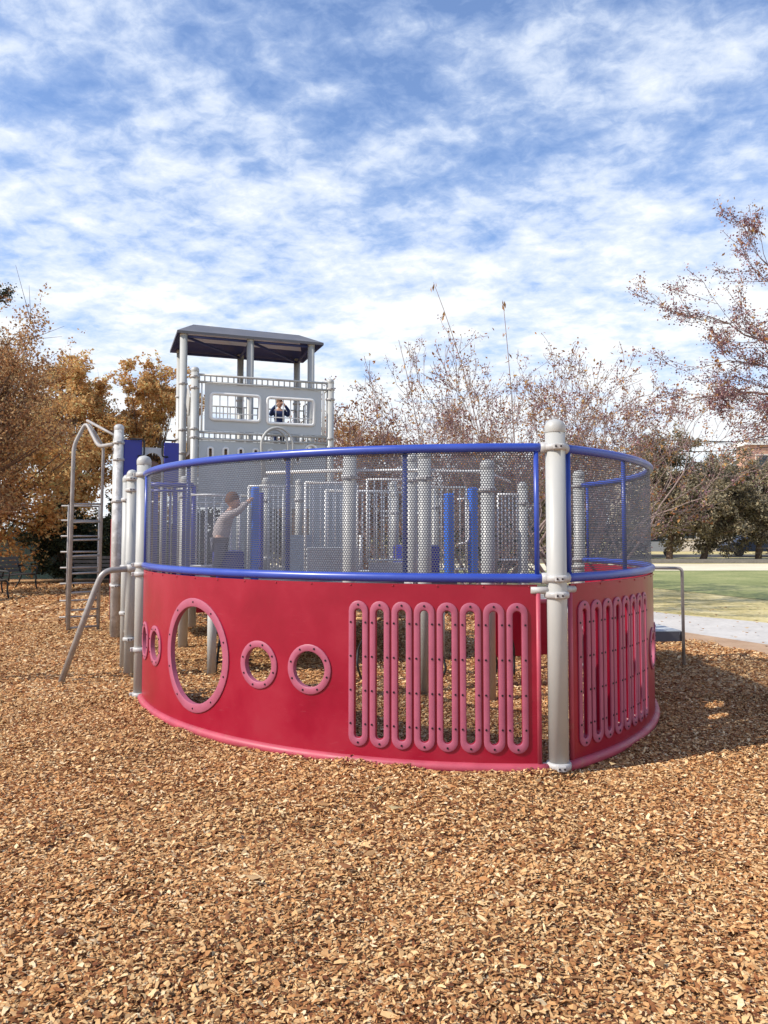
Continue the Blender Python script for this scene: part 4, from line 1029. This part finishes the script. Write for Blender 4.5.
# two long shoots with hanging brown leaves
sh = wthing('tall_shoots', 2.3, 15.6, 'long thin shoots with hanging dry leaves rising above the crape myrtles', 'shrub')
P = []; rg = np.random.default_rng(4)
for tipx, tipz, bx in ((1.02, 6.7, 2.3), (0.30, 5.5, 1.0), (2.45, 6.3, 2.75)):
    prev = Vector((bx, 15.6, 0.0)); segs = []
    for i in range(1, 13):
        k = i/12; q = Vector((bx+(tipx-bx)*k**2.0, 15.6, tipz*k)); segs.append((tuple(prev), tuple(q), 0.020*(1-k*0.65), 0.020*(1-k*0.75))); prev = q
        if k > 0.80:
            for j in range(3): P.append(np.array(q)+np.array([rg.uniform(-.07, .07), rg.uniform(-.05, .05), -rg.uniform(0.02, .2)]))
    seg_mesh('stem', segs, M['paletwig'], sh, (2.3, 15.6, 0))
leaf_mesh('leaves', P, 0.13, rg, BROWNLEAF, sh, (2.3, 15.6, 0), aspect=0.35, droop=2.5)

# overhanging crape myrtle from the right, limbs guided into the picture
def guided(name, base, fork, targets, seed, label, pods=0.5, leafm=MYR, lev=3, L0=0.42, pm=POD, leafy=0.13, side_n=9):
    rgp = random.Random(seed); rg = np.random.default_rng(seed); t = wthing(name, base[0], base[1], label, 'tree'); segs = []; tips = []
    f = Vector(fork); b = Vector(base); prev = b
    for i in range(1, 7):
        q = b.lerp(f, i/6)+Vector((0.05*math.sin(i*1.7), 0.04*math.cos(i*2.3), 0)); segs.append((tuple(prev), tuple(q), 0.085-0.006*i, 0.079-0.006*i)); prev = q
    for T in targets:
        T = Vector(T); ctrl = f.lerp(T, 0.45)+Vector((0, 0, rgp.uniform(0.05, 0.45))); prev = prev0 = Vector(f); n = 12
        for i in range(1, n+1):
            k = i/n; q = f*(1-k)**2+ctrl*2*k*(1-k)+T*k*k+Vector((rgp.uniform(-.025, .025), rgp.uniform(-.04, .04), rgp.uniform(-.03, .03)))
            r0 = 0.026*(1-k)+0.005; segs.append((tuple(prev), tuple(q), r0+0.001, r0)); d = (q-prev).normalized(); prev = q
            if i >= 3:
                for c in range(2 if i % 2 else 1):
                    nd = (d+Vector((rgp.uniform(-.5, .4), rgp.uniform(-.6, .6), rgp.uniform(-.45, 0.50)))).normalized()
                    grow(rgp, segs, tips, q, nd, L0*rgp.uniform(0.5, 1.1), max(0.004, r0*0.45), 1, lev, kids=(2, 4), spread=0.5, up=0.10, wob=0.2, nst=3, minr=0.0024)
    seg_mesh('trunk', segs, M['paletwig'], t, base, sides=4)
    P = []; Q = []
    for p, d, l in tips:
        c = np.array(p)
        if rgp.random() < pods: P.append(c+rg.normal(size=(rgp.randint(6, 15), 3))*0.028)
        if rgp.random() < leafy: Q.append(c+rg.normal(size=(rgp.randint(2, 4), 3))*0.03)
    leaf_mesh('seed_pods', np.concatenate(P), 0.019, rg, pm, t, base, aspect=0.85)
    if Q: leaf_mesh('leaves', np.concatenate(Q), 0.045, rg, leafm, t, base, aspect=0.45, droop=0.4)
guided('crape_myrtle', (6.2, 8.2, 0), (5.3, 7.8, 2.6), [(2.98, 7.0, 3.50), (3.20, 7.1, 3.12), (3.60, 7.2, 4.15), (3.15, 7.8, 2.90), (3.65, 7.0, 2.62)], 81,
       'crape myrtle outside the right edge whose podded branches hang into the sky above the lawn', pods=0.85)
guided('dark_branch_tree', (-5.6, 7.6, 0), (-4.9, 7.3, 3.2), [(-3.55, 7.0, 3.70)], 83, 'tree outside the left edge with one dark leafy twig in the top left sky', pods=0.5, pm=EVER, leafy=0.1, leafm=RUST, L0=0.13)

# ------------------------------------------------------------------ far buildings, street, wires
def building(name, x0, x1, y0, y1, h, m, label, wins, parapet=True):
    t = wthing(name, (x0+x1)/2, (y0+y1)/2, label, 'building')
    w = MB(); w.boxw(x0, x1, y0, y1, 0, h); w.build('wall', M[m], t)
    r_ = MB(); r_.boxw(x0-0.25, x1+0.25, y0-0.25, y1+0.25, h+0.003, h+0.45); r_.build('roof', M['white'] if m == 'brick' else M['stucco'], t)
    for (wx, wz, ww, wh) in wins:
        f = MB(); f.boxw(wx-0.12, wx+ww+0.12, y0-0.10, y0-0.003, wz-0.15, wz+wh+0.15); fo = f.build('window', M['stucco'], t)
        g = MB(); g.boxw(wx, wx+ww, y0-0.13, y0-0.103, wz, wz+wh); g.build('pane', M['glass'], fo)
building('brick_building', 38.0, 62, 80, 82.6, 10.9, 'brick', 'red brick building with arched looking windows above the trees at the right edge', [(38.9+2.3*k, z, 1.1, 1.9) for k in range(9) for z in (1.2, 4.6, 7.9)])
building('pale_building', 24.0, 34.5, 70, 82, 6.9, 'stucco', 'pale flat roofed building behind the far trees left of the brick building', [(25+2.2*k, z, 1.1, 1.4) for k in range(4) for z in (1.2, 4.3)])
def car(x, y, m, label):
    t = wthing('parked_car', x, y, label, 'car', 'cars parked beyond the lawn')
    prof = [(-2.2, 0.35), (-2.25, 0.75), (-1.9, 0.95), (-1.2, 1.02), (-0.6, 1.45), (0.9, 1.47), (1.6, 1.05), (2.15, 0.92), (2.25, 0.6), (2.2, 0.35)]
    n = len(prof); b = MB(); b.add([(x+p, y-0.85, z) for p, z in prof]+[(x+p, y+0.85, z) for p, z in prof], [list(range(n))[::-1], [i+n for i in range(n)]]+[(i, (i+1) % n, (i+1) % n+n, i+n) for i in range(n)])
    b.build('body', M[m], t)
    g = MB(); g.add([(x+p, y-0.857, z) for p, z in ((-1.05, 1.04), (-0.55, 1.38), (0.85, 1.40), (1.35, 1.06))], [(0, 1, 2, 3)]); g.build('side_window', M['glass'], t)
    for wx in (-1.4, 1.4):
        w = MB(); w.lathe([(0.33, 0), (0.33, 0.2)], (x+wx, y-0.87, 0.33), 16, mtx=Matrix.Rotation(R(-90), 3, 'X')); w.build('wheel', M['dark'], t)
car(18.6, 55.0, 'carpale', 'silver car parked under the far trees beyond the lawn')
car(26.0, 54.2, 'car', 'dark car parked under the far trees near the right edge')
lw_ = wthing('low_wall', 20, 41.45, 'long low grey wall in front of the far trees', 'wall')
MB().boxw(-10, 45, 41.3, 41.6, 0, 0.20).build('wall', mat('old concrete', (0.22, 0.20, 0.18), 0.9, var=0.2), lw_)
pt = wthing('picnic_table', 22.6, 44.3, 'dark picnic table under the far trees beyond the lawn', 'table')
b = MB(); b.boxw(21.6, 23.6, 43.9, 44.7, 0.72, 0.78); b.build('tabletop', M['benchwood'], pt)
b = MB(); b.boxw(21.6, 23.6, 43.4, 43.65, 0.42, 0.46); b.boxw(21.6, 23.6, 44.95, 45.2, 0.42, 0.46); b.build('seat', M['benchwood'], pt)
b = MB()
for x in (21.9, 23.3): b.tube([(x, 43.5, 0), (x, 44.1, 0.72)], 0.04, 6); b.tube([(x, 45.1, 0), (x, 44.5, 0.72)], 0.04, 6)
b.build('leg', M['benchwood'], pt)
# hedge-dark understorey behind the far trees
hg = wthing('clipped_hedge', 14, 51, 'dark hedge behind the far row of trees', 'hedge')
rg = np.random.default_rng(77); n = 26000
P = np.stack([rg.uniform(-25, 17.5, n), rg.uniform(50.4, 51.4, n), rg.uniform(0, 1, n)**0.8*(2.3+0.3*np.sin(rg.uniform(0, 9, n)))], -1)
leaf_mesh('foliage', P, 0.22, rg, EVER, hg, (14, 51, 0))
def pole(x, y, h, label):
    t = wthing('utility_pole', x, y, label, 'pole'); MB().tube([(x, y, 0), (x, y, h)], [0.16, 0.11], 10).build('pole', M['bark'], t)
    MB().box((x, y-0.16, h-0.6), (2.2, 0.1, 0.12)).build('crossarm', M['bark'], t); return t
pole(13.7, 61, 9.6, 'wooden utility pole hidden behind the twiggy trees holding the wires'); pole(40.0, 61, 11.0, 'wooden utility pole outside the right edge holding the wires')
wr = wthing('overhead_wires', 28, 61, 'thin dark wires crossing the pale sky left of the brick building', 'wires')
wm = MB()
for dz, dy, sag in ((0, 0, 1.0), (-0.35, 0.3, 1.3), (-1.4, 0, 1.2), (-2.6, 0, 1.6), (-0.1, -0.4, 1.6)):
    wm.tube([(13.7+26.3*k/16, 61+dy-0.16, 9.2+1.3*k/16+dz-sag*4*(k/16)*(1-k/16)) for k in range(17)], 0.022, 5)
wm.tube([(16, 60, 6.8), (22, 60.5, 9.0), (28, 61, 8.9), (34, 60, 9.9), (41, 59, 11.6)], 0.05, 5)
wm.build('wires', M['dark'], wr)

# fallen leaves lying on the chips
rg = np.random.default_rng(9); n = 900
yy = np.sqrt(rg.uniform(1.5**2, 16**2, n)); xx = rg.uniform(-0.6, 0.5, n)*(yy+0.5)
a = rg.uniform(0, 2*np.pi, n); L = rg.uniform(0.02, 0.045, n); w_ = L*0.4
c, s_ = np.cos(a), np.sin(a); z = 0.042+rg.uniform(0, 0.01, n)
V = np.stack([np.stack([xx-c*L, yy-s_*L, z+rg.uniform(0, .012, n)], -1), np.stack([xx+s_*w_, yy-c*w_, z-0.004], -1), np.stack([xx+c*L, yy+s_*L, z+rg.uniform(0, .014, n)], -1), np.stack([xx-s_*w_, yy+c*w_, z+0.006], -1)], 1).reshape(-1, 3)
setp(mesh_np('fallen_leaves', V, (np.arange(n)*4)[:, None]+np.array([[0, 1, 2, 3]]), RUST), kind='stuff')
